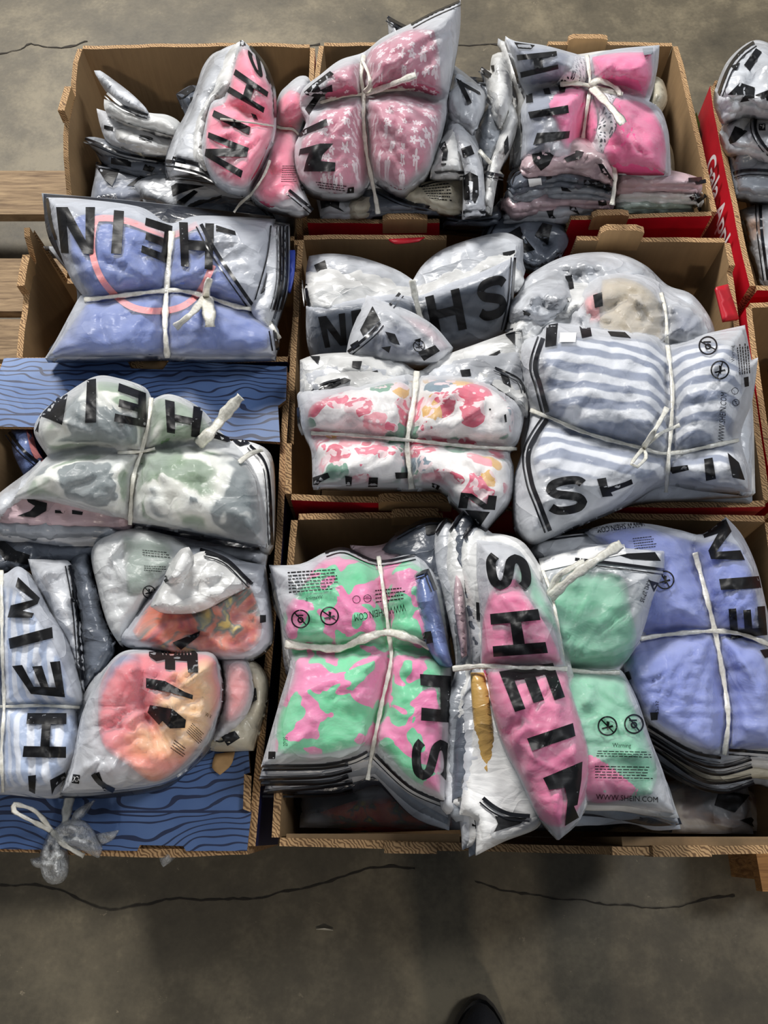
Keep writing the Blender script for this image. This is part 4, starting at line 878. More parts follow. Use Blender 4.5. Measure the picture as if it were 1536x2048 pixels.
twine(h_, bh, [(410, 595), (385, 625), (350, 655)], 14, .012, lifts=[0, .02, .005], name='twine_bow'); twine(h_, bh, [(412, 595), (418, 625), (420, 654)], 24, .012, lifts=[0, .02, .005], name='twine_bow'); twine(h_, bh, [(412, 595), (414, 575), (420, 556)], 13, .012, lifts=[0, .02, .02], name='twine_bow')

# ------------------------------------------------------------------ back left box
b_ = bundle('hot pink bundle standing on edge in the back left box, letters running down it', 500, 260, .50)
for i, (o_, z_, bk, mk, zp) in enumerate([
    ([(352, 188), (385, 170), (410, 190), (400, 260), (380, 330), (330, 345), (335, 300), (370, 240)], .50, 'slate', [[(352, 188), (384, 170), (392, 178), (360, 200)], [(380, 195), (398, 190), (392, 215), (382, 222)], [(376, 225), (392, 212), (388, 232), (378, 240)]], None),
    ([(425, 108), (455, 96), (450, 150), (430, 200), (420, 280), (430, 340), (380, 340), (335, 345), (332, 320), (348, 270), (372, 225), (392, 175), (405, 135)], .53, 'pale', [[(380, 232), (384, 232), (386, 262), (380, 262)]], [(332, 322), (360, 326), (400, 338), (440, 352)]),
    ([(445, 98), (470, 88), (478, 100), (462, 160), (430, 205), (412, 290), (430, 350), (380, 330), (345, 318), (362, 265), (385, 215), (402, 160), (420, 120)], .555, 'pale', [], [(345, 316), (380, 325), (420, 338), (470, 372)]),
    ([(466, 92), (486, 80), (480, 130), (462, 190), (424, 208), (410, 290), (425, 345), (400, 330), (384, 315), (388, 260), (404, 215), (424, 180), (440, 130)], .575, 'white', [], [(350, 328), (400, 340), (440, 360), (490, 384)])]):
    q_ = Bag(b_, o_, z_, .022, back=bk, opaque=True, seed=200+i, m=26, wr=1.3, sp=8)
    if mk: q_.marks(mk)
    if zp: q_.zips([zp], 7, 5)
qr = Bag(b_, [(556, 195), (575, 170), (600, 152), (620, 160), (622, 210), (600, 260), (592, 325), (604, 370), (622, 412), (600, 426), (545, 416), (508, 398), (500, 375), (522, 325), (542, 262)], .545, .045, seed=206, m=32, knot=(548, 252), grooves=[[(540, 250), (600, 262)]], gd=.03, wr=1.3,
    garments=[([(558, 205), (580, 180), (602, 190), (606, 230), (594, 262), (588, 325), (598, 365), (590, 385), (560, 398), (540, 410), (514, 394), (508, 376), (528, 330), (546, 268)], 'hot_pink')])
qr.zips([[(578, 380), (600, 398), (626, 420)]], 6, 5); qr.paragraph([(565, 330), (592, 330), (594, 365), (562, 365)], 8, 7); qr.marks([[(600, 370), (612, 368), (616, 378), (604, 382)]])
oB = [(484, 80), (500, 94), (530, 130), (548, 178), (551, 250), (536, 300), (512, 350), (488, 382), (440, 368), (415, 340), (403, 300), (408, 260), (422, 206), (448, 192), (462, 140), (474, 100)]
bb = Bag(b_, oB, .59, .05, seed=57, m=38, grooves=[[(400, 225), (470, 215), (552, 255)]], gd=.022, gw=14, knot=(548, 252), wr=1.4,
    garments=[([(478, 105), (495, 100), (522, 135), (543, 182), (546, 245), (530, 298), (508, 346), (482, 368), (445, 355), (420, 328), (412, 290), (420, 222), (450, 205), (466, 150)], 'hot_pink')])
bb.letters([('S', [(524, 100), (545, 172), (512, 148), (492, 100)]), ('H', [(537, 184), (527, 226), (454, 184), (471, 138)]), ('I', [(501, 254), (498, 270), (424, 232), (428, 220)]), ('N', [(498, 296), (482, 356), (409, 312), (417, 264)])])
bb.marks([[(502, 226), (512, 230), (516, 240), (506, 236)], [(480, 80), (486, 78), (492, 90), (480, 92)]])
bb.strip([(500, 92), (530, 130), (548, 178), (551, 235)], 5)
twine(b_, qr, [(548, 250), (562, 256), (585, 258), (598, 270)], 6, .004); twine(b_, bb, [(440, 238), (490, 244), (548, 252)], 4, .003); twine(b_, qr, [(540, 320), (528, 350), (505, 385), (480, 408), (468, 425)], 6, .008)

LL = 'bags fanned out loosely in the back left box'
for i, (lab, o_, z_, H_, kw, zp, mk) in enumerate([
    ('grey shirt bag with white lettering in the front left corner of the back left box', [(192, 325), (240, 334), (300, 350), (335, 372), (310, 402), (250, 410), (180, 410), (184, 380), (190, 350)], .40, .03, dict(back='slate', opaque=False, film='film_clear', garments=[([(192, 362), (240, 352), (300, 368), (305, 396), (240, 404), (186, 404)], 'grey_c')]), [(192, 326), (240, 336), (300, 352)], [[(194, 336), (240, 338), (224, 372), (210, 360)], [(253, 372), (282, 350), (298, 356), (272, 372)]]),
    ('dark grey zipped bag fanned out lowest of the left-hand bags', [(172, 278), (200, 290), (240, 305), (330, 318), (345, 350), (290, 350), (235, 338), (200, 318)], .42, .02, dict(back='slate', opaque=True), [(172, 280), (205, 282), (240, 300), (330, 316)], [[(222, 315), (262, 320), (262, 334), (222, 328)], [(290, 328), (310, 335), (304, 345), (285, 340)]]),
    ('grey zipped bag fanned out third from the top on the left', [(170, 275), (190, 274), (230, 285), (290, 308), (335, 318), (330, 330), (270, 325), (215, 310), (185, 292)], .44, .015, dict(back='grey', opaque=True), [(170, 277), (200, 288), (250, 308), (330, 322)], []),
    ('pale grey bag holding a cream folded garment, fanned out on the left', [(193, 217), (215, 224), (290, 250), (360, 276), (355, 312), (300, 314), (250, 300), (214, 282), (200, 250)], .455, .022, dict(back='pale', opaque=False, garments=[([(265, 280), (290, 282), (345, 300), (335, 312), (290, 310), (262, 296)], 'creamc')]), None, [[(208, 250), (226, 254), (226, 262), (208, 258)]]),
    ('small milky pouch tucked over the cream garment on the left', [(226, 256), (240, 250), (262, 256), (300, 276), (350, 290), (345, 305), (300, 302), (255, 292), (232, 280)], .475, .018, dict(back='white', opaque=True), [(280, 268), (306, 277)], []),
    ('whitish bag with a cream garment fanned out just under the clear strip', [(208, 198), (225, 203), (290, 224), (335, 230), (362, 248), (360, 276), (330, 268), (290, 258), (250, 246), (212, 224)], .49, .025, dict(back='white', opaque=False, film='film_milky', garments=[([(222, 216), (260, 218), (330, 240), (352, 255), (345, 268), (290, 252), (230, 232)], 'whitec')]), None, []),
    ('narrow shiny clear bag edge slanting down along the left wall of the back left box', [(188, 141), (200, 141), (232, 163), (264, 188), (292, 216), (298, 229), (270, 222), (238, 202), (208, 172)], .515, .012, dict(back='pale', opaque=True), [(214, 186), (240, 208), (270, 222), (296, 230)], []),
    ('crumpled grey bag with black shapes under the hot pink bundle', [(262, 365), (330, 345), (400, 352), (470, 368), (500, 395), (490, 430), (420, 440), (340, 420), (290, 402)], .43, .03, dict(back='pale', opaque=True), [(330, 348), (400, 356), (470, 372), (520, 400)], [[(342, 372), (352, 366), (410, 372), (380, 380), (345, 392)], [(350, 405), (388, 380), (396, 384), (366, 410)]]),
    ('slate zipped bag lying below the hot pink bundle at the rim', [(380, 400), (440, 385), (520, 400), (600, 425), (612, 470), (580, 486), (480, 478), (430, 440), (360, 425)], .44, .03, dict(back='slate', opaque=True), [(500, 395), (540, 425), (560, 470)], [[(360, 402), (440, 384), (444, 392), (380, 416)], [(470, 440), (500, 448), (498, 458), (468, 452)]]),
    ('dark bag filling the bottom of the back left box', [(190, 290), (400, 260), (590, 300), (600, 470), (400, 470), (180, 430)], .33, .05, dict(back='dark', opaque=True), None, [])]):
    r0, q0 = loose(lab, o_, z_, H_, seed=210+i, m=24, sp=8, wr=1.2, **kw)
    if zp: q0.zips([zp], 5, 4)
    if mk: q0.marks(mk)
    if i == 0: q0.text('OODPR', [(193, 392), (234, 386), (236, 400), (194, 404)], mat='whiteink')

# ------------------------------------------------------------------ back apple tray
d_ = bundle('dusty pink bundle with little white daisies tied into four puffs', 750, 220, .5)
od = [(921, 0), (920, 60), (907, 140), (895, 200), (895, 230), (882, 275), (862, 340), (835, 365), (805, 386), (770, 370), (742, 352), (715, 388), (640, 390), (605, 370), (590, 335), (590, 290), (612, 245), (600, 212), (606, 178), (640, 150), (680, 120), (728, 104), (765, 75), (820, 48), (865, 24)]
for i, (o_, z_, bk, zp, mk) in enumerate([
    ([(775, 33), (800, 48), (830, 70), (820, 120), (785, 110)], .60, 'pale', [(775, 34), (800, 48), (830, 62)], [[(786, 44), (810, 54), (792, 62)]]),
    ([(632, 392), (700, 380), (740, 365), (735, 400), (700, 432), (640, 430)], .50, 'pale', None, [[(640, 400), (680, 395), (678, 415), (690, 425), (660, 412), (642, 418)]]),
    ([(740, 365), (800, 375), (880, 340), (928, 348), (930, 430), (860, 425), (760, 430), (700, 432), (710, 400)], .50, 'slate', [(745, 372), (800, 400), (860, 415), (930, 428)], []),
    ([(800, 380), (850, 350), (925, 345), (928, 420), (900, 424), (850, 410), (790, 395)], .515, 'cream', [(835, 366), (880, 354), (928, 352)], []),
    ([(690, 395), (720, 388), (750, 380), (745, 420), (720, 432), (690, 428)], .507, 'cream', None, []),
    ([(620, 200), (900, 150), (900, 330), (800, 370), (700, 370), (610, 340)], .52, 'pale', None, [])]):
    q_ = Bag(d_, o_, z_, .02, back=bk, opaque=True, seed=240+i, m=22, wr=1.2, sp=9)
    if zp: q_.zips([zp], 6, 4)
    if mk: q_.marks(mk)
    if i == 3: q_.paragraph([(840, 372), (905, 362), (906, 405), (860, 398)], 6, 8)
bd_ = Bag(d_, od, .585, .06, seed=66, m=48, grooves=[[(728, 100), (728, 190), (733, 290), (742, 360)], [(600, 214), (660, 200), (727, 190), (800, 182), (895, 206)]], gd=.045, gw=18, knot=(727, 188), tilt=(0, -.025), wr=1.25,
    garments=[([(868, 60), (820, 60), (765, 85), (735, 112), (722, 185), (735, 190), (800, 182), (884, 188), (878, 110)], 'daisy'), ([(722, 125), (690, 132), (655, 152), (650, 188), (656, 202), (722, 188)], 'daisy'),
              ([(725, 200), (660, 212), (618, 252), (602, 292), (612, 335), (645, 376), (705, 378), (738, 350), (736, 280)], 'daisy'), ([(733, 200), (800, 190), (884, 208), (878, 260), (855, 330), (830, 350), (803, 374), (770, 358), (744, 340), (738, 270)], 'daisy')])
bd_.marks([[(608, 184), (625, 168), (660, 142), (668, 148), (636, 170), (641, 180), (664, 169), (666, 190), (642, 194), (618, 230), (610, 218), (628, 194), (612, 190)], [(594, 272), (608, 258), (653, 237), (655, 251), (625, 263), (598, 274)],
           [(597, 312), (600, 298), (640, 287), (667, 287), (645, 310), (642, 322), (671, 325), (670, 343), (607, 343), (612, 322), (618, 306), (600, 309)], [(640, 202), (652, 198), (650, 206), (641, 209)], [(696, 376), (708, 374), (708, 386), (694, 387)]])
bd_.paragraph([(630, 362), (700, 372), (694, 385), (640, 378)], 3, 11); bd_.zips([[(822, 49), (865, 26), (920, 2)]], 4, 5)
twine(d_, bd_, [(728, 110), (722, 150), (727, 188), (727, 240), (732, 300), (742, 352), (752, 400), (756, 428)], 9, .004); twine(d_, bd_, [(640, 205), (690, 192), (727, 188), (780, 180), (830, 176)], 7, .004)
twine(d_, bd_, [(727, 185), (740, 170), (736, 145), (724, 120)], 8, .010, name='twine_bow'); twine(d_, bd_, [(730, 186), (780, 170), (832, 150)], 13, .010, lifts=[0, .01, .015], name='twine_tail')

for i, (lab, o_, z_, H_, kw, zp, mk) in enumerate([
    ('grey bag with a black stroke standing right behind the daisy bundle', [(905, 128), (935, 150), (968, 182), (970, 215), (948, 262), (905, 240), (892, 205)], .565, .03, dict(back='pale', opaque=True), None, [[(912, 156), (960, 184), (962, 190), (915, 166)], [(914, 162), (922, 160), (944, 205), (936, 210)]]),
    ('outer bag with a black arch shape in the stack right of the daisy bundle', [(898, 225), (925, 235), (952, 278), (966, 335), (972, 422), (925, 428), (925, 345), (905, 300), (890, 260)], .555, .03, dict(back='pale', opaque=True), [(926, 424), (948, 426), (972, 424)], [[(922, 297), (942, 290), (949, 308), (926, 316)], [(928, 400), (926, 352), (940, 344), (956, 352), (958, 390), (950, 408), (945, 398), (946, 362), (937, 360), (940, 400)]]),
    ('whitish bag with black marks between the daisy bundle and its outer neighbour', [(884, 278), (902, 242), (918, 258), (926, 300), (928, 348), (870, 350), (862, 335)], .562, .028, dict(back='white', opaque=True), [(868, 346), (928, 345)], [[(876, 290), (890, 282), (896, 300), (892, 330), (882, 330), (886, 305)], [(910, 246), (920, 252), (918, 262)]]),
    ('smooth grey-green bag in the gap left of the dotted bundle', [(945, 160), (975, 160), (1000, 200), (1012, 255), (998, 310), (962, 350), (950, 300), (955, 240), (968, 205)], .52, .03, dict(back='grey', opaque=True), [(940, 156), (978, 162), (992, 180)], []),
    ('creased white bag standing upright left of the dotted bundle', [(985, 110), (1006, 104), (1020, 130), (1024, 200), (1006, 262), (985, 230), (968, 150), (962, 136), (980, 142)], .55, .03, dict(back='white', opaque=True, ), [(962, 136), (982, 150)], [[(975, 132), (988, 130), (988, 138), (978, 142)]]),
    ('tall pale bag leaning against the left side of the dotted bundle', [(1018, 190), (1036, 240), (1020, 300), (1000, 340), (985, 420), (962, 410), (975, 330), (998, 260)], .54, .028, dict(back='white', opaque=True), [(968, 344), (1008, 352)], [[(1008, 285), (1016, 270), (1018, 300), (1010, 312)]]),
    ('dark zipped bag spilling through the front cut-out of the back apple tray', [(890, 400), (970, 420), (1000, 400), (1010, 440), (985, 490), (960, 500), (900, 470), (885, 440)], .47, .03, dict(back='slate', opaque=True), [(886, 430), (930, 436), (985, 430)], [[(905, 470), (950, 480), (940, 490), (905, 482)]]),
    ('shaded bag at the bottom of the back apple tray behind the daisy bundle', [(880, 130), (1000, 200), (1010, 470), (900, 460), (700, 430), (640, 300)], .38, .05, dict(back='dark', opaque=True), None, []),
    ('beige bag squeezed between the dotted bundle and the right wall of its tray', [(1300, 150), (1325, 160), (1335, 200), (1320, 240), (1345, 300), (1350, 350), (1320, 360), (1290, 260)], .47, .03, dict(back='cream', opaque=True), None, [])]):
    r0, q0 = loose(lab, o_, z_, H_, seed=260+i, m=24, sp=8, wr=1.4, **kw)
    if zp: q0.zips([zp], 6, 4)
    if mk: q0.marks(mk)
    if i == 3: twine(r0, q0, [(958, 300), (975, 320), (1005, 352)], 8, .02)

f_ = bundle('bright pink bundle with a black-dotted white cloth in its middle, at the back', 1180, 220, .5)
of_ = [(1011, 72), (1030, 82), (1090, 91), (1150, 107), (1172, 112), (1232, 98), (1319, 90), (1316, 130), (1306, 180), (1298, 202), (1322, 220), (1336, 260), (1340, 300), (1342, 352), (1300, 356), (1240, 345), (1150, 345), (1080, 330), (1040, 320), (1045, 270), (1042, 220), (1052, 190), (1040, 165), (1030, 130)]
layers(f_, [(x-6, y) for x, y in of_], .535, 4, (-3, 3), .016, ('white', 'pale', 'grey'), 27, jit=8)
bf = Bag(f_, of_, .555, .06, seed=71, m=48, grooves=[[(1172, 108), (1180, 172), (1168, 280), (1165, 345)], [(1045, 182), (1110, 172), (1180, 170), (1250, 176), (1300, 202)]], gd=.042, gw=20, knot=(1180, 172), tilt=(0, -.02), wr=1.25, film='film_clear',
    garments=[([(1030, 92), (1090, 98), (1140, 110), (1116, 158), (1060, 176), (1042, 150)], 'grey_c'), ([(1185, 114), (1232, 106), (1302, 104), (1304, 150), (1290, 194), (1250, 178), (1200, 164), (1190, 140)], 'rose'),
              ([(1150, 112), (1172, 114), (1184, 166), (1150, 168), (1112, 166), (1122, 150), (1144, 136)], 'dots'), ([(1060, 190), (1100, 176), (1128, 172), (1108, 200), (1090, 260), (1092, 320), (1054, 310), (1054, 230)], 'grey_c'),
              ([(1078, 184), (1122, 174), (1110, 198), (1090, 204)], 'dots'), ([(1095, 202), (1130, 174), (1170, 180), (1192, 215), (1192, 268), (1170, 300), (1130, 290), (1112, 240)], 'rose'),
              ([(1182, 180), (1246, 178), (1238, 190), (1224, 205), (1232, 250), (1206, 300), (1176, 300), (1194, 260), (1200, 220)], 'dots'), ([(1232, 196), (1290, 208), (1322, 250), (1332, 300), (1330, 345), (1235, 340), (1208, 300), (1234, 252), (1226, 206)], 'magenta')])
bf.letters([('H', [(1113, 102), (1117, 138), (1042, 156), (1033, 110)]), ('I', [(1136, 210), (1138, 226), (1060, 237), (1056, 224)]), ('I', [(1140, 262), (1138, 276), (1066, 290), (1074, 266)])])
bf.marks([[(1028, 84), (1070, 90), (1062, 98), (1036, 96)], [(1052, 190), (1064, 186), (1066, 204), (1052, 206)], [(1086, 178), (1098, 175), (1102, 188), (1090, 188)], [(1116, 170), (1132, 168), (1130, 184), (1120, 184)]])
bf.patches('sticker', [np.array([(1285, 97), (1306, 95), (1306, 108), (1288, 110)])], 'grey', .002)
twine(f_, bf, [(1174, 110), (1178, 140), (1180, 172), (1172, 230), (1166, 276)], 8, .004); twine(f_, bf, [(1120, 168), (1150, 166), (1180, 172), (1210, 180), (1246, 188)], 11, .008)
twine(f_, bf, [(1182, 174), (1208, 200), (1230, 225), (1247, 248)], 16, .012, lifts=[0, .01, .02, .02], name='twine_tail'); twine(f_, bf, [(1180, 172), (1200, 160), (1232, 176), (1240, 190)], 12, .014, name='twine_bow')

g_ = bundle('stack of bags seen edge-on below the dotted bundle, zip ends fanned at right', 1180, 380, .48)
gl = [([(960, 480), (985, 425), (1040, 425), (1120, 440), (1135, 490), (1080, 540), (1020, 520), (975, 500)], .455, 'slate', [[(1010, 470), (1040, 452), (1046, 470), (1070, 500), (1050, 505)], [(1085, 445), (1105, 450), (1095, 490), (1070, 470)]]),
      ([(995, 440), (1040, 400), (1100, 395), (1160, 405), (1225, 412), (1140, 440), (1125, 480), (1080, 500), (1030, 480)], .475, 'pale', [[(1092, 420), (1108, 412), (1106, 430), (1118, 445), (1100, 440)], [(1138, 400), (1158, 398), (1150, 412), (1160, 430), (1140, 420)]]),
      ([(1000, 405), (1030, 372), (1100, 372), (1180, 385), (1228, 398), (1228, 414), (1160, 412), (1080, 420), (1030, 432)], .495, 'blush', [[(1196, 402), (1212, 398), (1214, 410), (1198, 414)]]),
      ([(1010, 385), (1040, 355), (1100, 352), (1180, 362), (1228, 380), (1228, 400), (1160, 392), (1080, 396), (1026, 410)], .515, 'grey', [[(1120, 366), (1138, 364), (1134, 376), (1144, 384), (1124, 382)]]),
      ([(1015, 365), (1050, 330), (1110, 330), (1180, 345), (1228, 368), (1230, 385), (1170, 372), (1080, 372), (1030, 388)], .532, 'slate', [[(1168, 360), (1200, 362), (1224, 376), (1222, 386), (1190, 372), (1168, 372)], [(1092, 350), (1102, 346), (1104, 356), (1094, 360)]]),
      ([(1040, 335), (1054, 296), (1090, 274), (1150, 270), (1200, 288), (1226, 320), (1230, 366), (1200, 352), (1130, 345), (1060, 350)], .55, 'white', None)]
gb = []
for i, (o_, z_, bk, mk) in enumerate(gl):
    q_ = Bag(g_, o_, z_, .03 if i == 5 else .022, back=bk if i != 5 else 'blush', opaque=True, seed=280+i, m=26, wr=1.7, sp=7); gb.append(q_)
    if mk: q_.marks(mk)
gb[5].marks([[(1062, 300), (1080, 290), (1085, 310), (1100, 296), (1118, 290), (1098, 330), (1082, 342), (1066, 322)], [(1128, 316), (1150, 306), (1152, 300), (1168, 304), (1160, 318), (1134, 324)], [(1196, 328), (1206, 328), (1228, 362), (1222, 370), (1205, 350)]])
gb[4].zips([[(1016, 365), (1024, 345), (1045, 334), (1066, 332)]], 6, 4); gb[0].zips([[(965, 478), (985, 440), (1015, 410), (1022, 395)], [(1000, 400), (1022, 396), (1040, 402)]], 6, 6)
gb[1].marks([[(1028, 420), (1042, 428), (1036, 440), (1024, 434)]]); gb[4].patches('sticker', [np.array([(1056, 358), (1082, 356), (1084, 370), (1060, 380)])], 'sticker', .002)
for i, (o_, z_, bk) in enumerate([([(1230, 398), (1260, 385), (1340, 392), (1400, 402), (1405, 424), (1330, 424), (1228, 424)], .47, 'sage'), ([(1230, 378), (1270, 372), (1340, 376), (1405, 384), (1408, 404), (1340, 402), (1232, 402)], .492, 'white'),
                                  ([(1232, 352), (1250, 330), (1330, 338), (1398, 356), (1404, 380), (1330, 376), (1234, 382)], .515, 'blush')]):
    q_ = Bag(g_, o_, z_, .02, back=bk, opaque=True, seed=290+i, m=22, wr=1.2, sp=8)
    q_.strip([(1385-i*4, o_[2][1]+22), (1404, o_[3][1]+2)], 9); q_.strip([(1396-i*2, o_[2][1]+28), (1412, o_[3][1]+6)], 8)
    if i == 2:
        q_.patches('sticker', [np.array([(1248, 326), (1330, 331), (1330, 350), (1270, 342)])], 'sticker', .004)
        q_.patches('barcode', [np.array([(1284+k*4.2, 336), (1284+k*4.2+(1.5 if k % 3 else 2.8), 336), (1284+k*4.2+(1.5 if k % 3 else 2.8), 346), (1284+k*4.2, 346)]) for k in range(11)], 'ink', .0048)
twine(g_, gb[5], [(1226, 325), (1230, 350), (1228, 380), (1224, 410)], 10, .012)

# ------------------------------------------------------------------ blue box at the front left
i_ = bundle('white and sage printed bundle on the blue box with a tall twine tail', 300, 900, .52)
oi = [(68, 865), (84, 825), (128, 790), (190, 753), (240, 757), (290, 775), (303, 800), (335, 788), (375, 800), (410, 825), (440, 862), (485, 905), (515, 955), (533, 1040), (530, 1092), (450, 1076), (340, 1056), (262, 1042), (190, 1026), (90, 1002), (20, 1000), (58, 950), (95, 912)]
for i, (o_, z_, bk, mk) in enumerate([
    ([(10, 1010), (90, 1015), (190, 1040), (262, 1055), (340, 1070), (450, 1090), (535, 1100), (530, 1130), (400, 1115), (250, 1100), (100, 1090), (-20, 1080), (-20, 1040)], .52, 'pale', None),
    ([(-10, 1000), (90, 1010), (190, 1035), (262, 1050), (258, 1080), (150, 1080), (50, 1078), (-20, 1070)], .532, 'grey', None),
    ([(0, 1000), (60, 945), (120, 930), (262, 1000), (258, 1060), (190, 1062), (90, 1056), (-10, 1052)], .545, 'blush', [[(44, 976), (66, 980), (70, 1000), (94, 1006), (92, 1022), (70, 1035), (34, 1032), (60, 1022), (70, 1012), (56, 1004)], [(110, 1020), (130, 1022), (128, 1027), (110, 1026)], [(144, 1020), (166, 1024), (164, 1030), (144, 1028)]]),
    ([(-20, 1010), (0, 985), (60, 940), (80, 920), (100, 960), (60, 1000), (0, 1040), (-20, 1040)], .552, 'pale', None),
    ([(440, 890), (480, 880), (535, 900), (548, 950), (545, 1090), (520, 1100), (480, 1000)], .53, 'white', [[(440, 862), (470, 870), (500, 885), (480, 892)]])]):
    q_ = Bag(i_, o_, z_, .02, back=bk, opaque=True, seed=300+i, m=24, wr=1.2, sp=9)
    if mk: q_.marks(mk)
    if i in (0, 4): q_.zips([[o_[-2], o_[-1]]] if i == 0 else [[(500, 890), (535, 940), (545, 1090)]], 5, 4)
bi = Bag(i_, oi, .565, .06, seed=81, m=55, grooves=[[(303, 790), (292, 850), (285, 900), (266, 960), (260, 1060)], [(60, 930), (150, 900), (270, 903), (400, 888), (480, 905)]], gd=.04, gw=20, knot=(283, 903), wr=1.3, film='film_milky',
    garments=[([(85, 850), (140, 800), (190, 765), (240, 768), (288, 784), (296, 830), (284, 890), (180, 892), (100, 905)], 'camo_sage'), ([(305, 808), (335, 798), (372, 810), (405, 835), (432, 868), (400, 880), (296, 895)], 'camo_sage'),
              ([(90, 930), (170, 910), (272, 908), (258, 960), (254, 1028), (190, 1014), (100, 990), (50, 990)], 'camo_sage'), ([(290, 905), (400, 895), (480, 920), (506, 960), (522, 1040), (515, 1078), (440, 1064), (340, 1046), (268, 1032), (274, 960)], 'camo_sage')])
bi.letters([('I', [(174, 760), (192, 757), (192, 845), (170, 846)]), ('E', [(293, 855), (228, 843), (238, 766), (292, 786)]), ('H', [(330, 799), (406, 816), (398, 876), (334, 865)])])
bi.marks([[(70, 862), (85, 825), (120, 790), (136, 782), (124, 850), (98, 838), (80, 832), (76, 864)], [(303, 1052), (328, 1054), (324, 1070), (304, 1068)], [(430, 862), (470, 880), (455, 884), (425, 876)], [(310, 1055), (328, 1058), (326, 1068), (308, 1066)], [(366, 1072), (388, 1075), (386, 1080), (366, 1078)]])
twine(i_, bi, [(303, 795), (296, 850), (283, 903), (266, 960), (260, 1050)], 9, .004); twine(i_, bi, [(235, 905), (283, 903), (310, 897)], 7, .004)
twine(i_, bi, [(395, 890), (430, 855), (455, 822), (482, 793)], 22, .014, lifts=[0, .02, .04, .06], name='twine_tail'); twine(i_, bi, [(478, 925), (500, 908), (526, 899)], 10, .012, lifts=[0, .01, .02], name='twine_tail')

j_ = bundle('blue-white pinstriped bundle at the left edge of the picture with letters running up it', 70, 1370, .51)
oj = [(-60, 1130), (0, 1150), (38, 1133), (70, 1165), (100, 1222), (140, 1290), (166, 1400), (152, 1418), (164, 1480), (150, 1530), (128, 1560), (104, 1592), (0, 1585), (-60, 1590)]
bj0 = Bag(j_, [(x+6, y+4) for x, y in oj], .53, .02, back='pale', opaque=True, seed=310)
bj = Bag(j_, oj, .545, .055, seed=83, m=50, grooves=[[(-60, 1414), (60, 1412), (160, 1416)], [(4, 1130), (4, 1590)]], gd=.03, gw=16, knot=(10, 1413), wr=1.1, film='film_clear',
    garments=[([(-50, 1160), (30, 1180), (60, 1220), (95, 1270), (125, 1330), (150, 1400), (148, 1440), (150, 1480), (120, 1550), (90, 1570), (-50, 1575)], 'stripe_blue')])
bj.letters([('N', [(15, 1235), (36, 1154), (80, 1196), (64, 1236)]), ('I', [(17, 1277), (104, 1254), (106, 1276), (20, 1298)]), ('E', [(62, 1388), (24, 1332), (120, 1322), (130, 1395)]), ('H', [(45, 1514), (55, 1426), (133, 1426), (132, 1516)])])
bj.marks([[(56, 1552), (72, 1550), (70, 1588), (58, 1582)], [(100, 1560), (130, 1545), (132, 1556), (110, 1576), (104, 1590)]])
twine(j_, bj, [(-40, 1412), (10, 1413), (80, 1411), (160, 1415)], 7, .004); twine(j_, bj, [(3, 1140), (4, 1300), (8, 1413), (3, 1500), (6, 1585)], 8, .004)

m_ = bundle('sunset orange and coral bundle resting at the front flange of the blue box', 320, 1430, .51)
om = [(122, 1585), (148, 1500), (165, 1425), (200, 1352), (240, 1306), (290, 1299), (340, 1308), (422, 1305), (441, 1350), (443, 1400), (436, 1432), (420, 1480), (380, 1530), (322, 1566), (215, 1582), (160, 1586)]
ml = [(122, 1585), (150, 1500), (165, 1420), (200, 1350), (240, 1320), (250, 1400), (250, 1500), (300, 1560), (215, 1582)]
for i, dx in enumerate([-14, -2, 10]):
    Bag(m_, [(x+dx+(4 if y < 1500 else 0), y-6*i) for x, y in ml], .535+.012*i, .02, back=('pale', 'white', 'pale')[i], opaque=True, seed=320+i, m=24, wr=1.5, sp=8)
layers(m_, om, .565, 3, (0, 3), .014, ('pale', 'grey', 'dark'), 33, jit=5)
bmm = Bag(m_, om, .575, .06, seed=87, m=55, grooves=[[(290, 1300), (285, 1400), (330, 1500)]], gd=.012, gw=12, wr=1.6, knot=(282, 1408),
    garments=[([(206, 1356), (238, 1314), (290, 1307), (416, 1311), (434, 1352), (438, 1398), (416, 1462), (374, 1518), (335, 1552), (300, 1562), (262, 1535), (206, 1490), (196, 1410)], 'sunset')])
bmm.marks([[(298, 1303), (395, 1301), (396, 1345), (376, 1345), (374, 1322), (350, 1320), (350, 1340), (330, 1338), (330, 1318), (312, 1322), (298, 1312)], [(292, 1356), (330, 1362), (370, 1384), (386, 1390), (385, 1399), (340, 1385), (292, 1376)], [(300, 1410), (345, 1418), (372, 1440), (370, 1456), (340, 1457), (325, 1442), (318, 1450), (295, 1425)]])
bmm.text('W V', [(412, 1424), (424, 1430), (422, 1438), (410, 1432)]); bmm.paragraph([(385, 1445), (412, 1470), (398, 1490), (372, 1465)], 6, 12); bmm.paragraph([(350, 1478), (376, 1498), (366, 1516), (340, 1498)], 4, 13)
bmm.marks([[(146, 1548), (160, 1550), (158, 1568), (143, 1566)], [(188, 1548), (198, 1544), (210, 1575), (222, 1582), (208, 1582)]]); bmm.text('XD', [(147, 1552), (158, 1553), (157, 1564), (145, 1563)], mat='whiteink')
bmm.strip([(186, 1548), (200, 1566), (228, 1582)], 10)

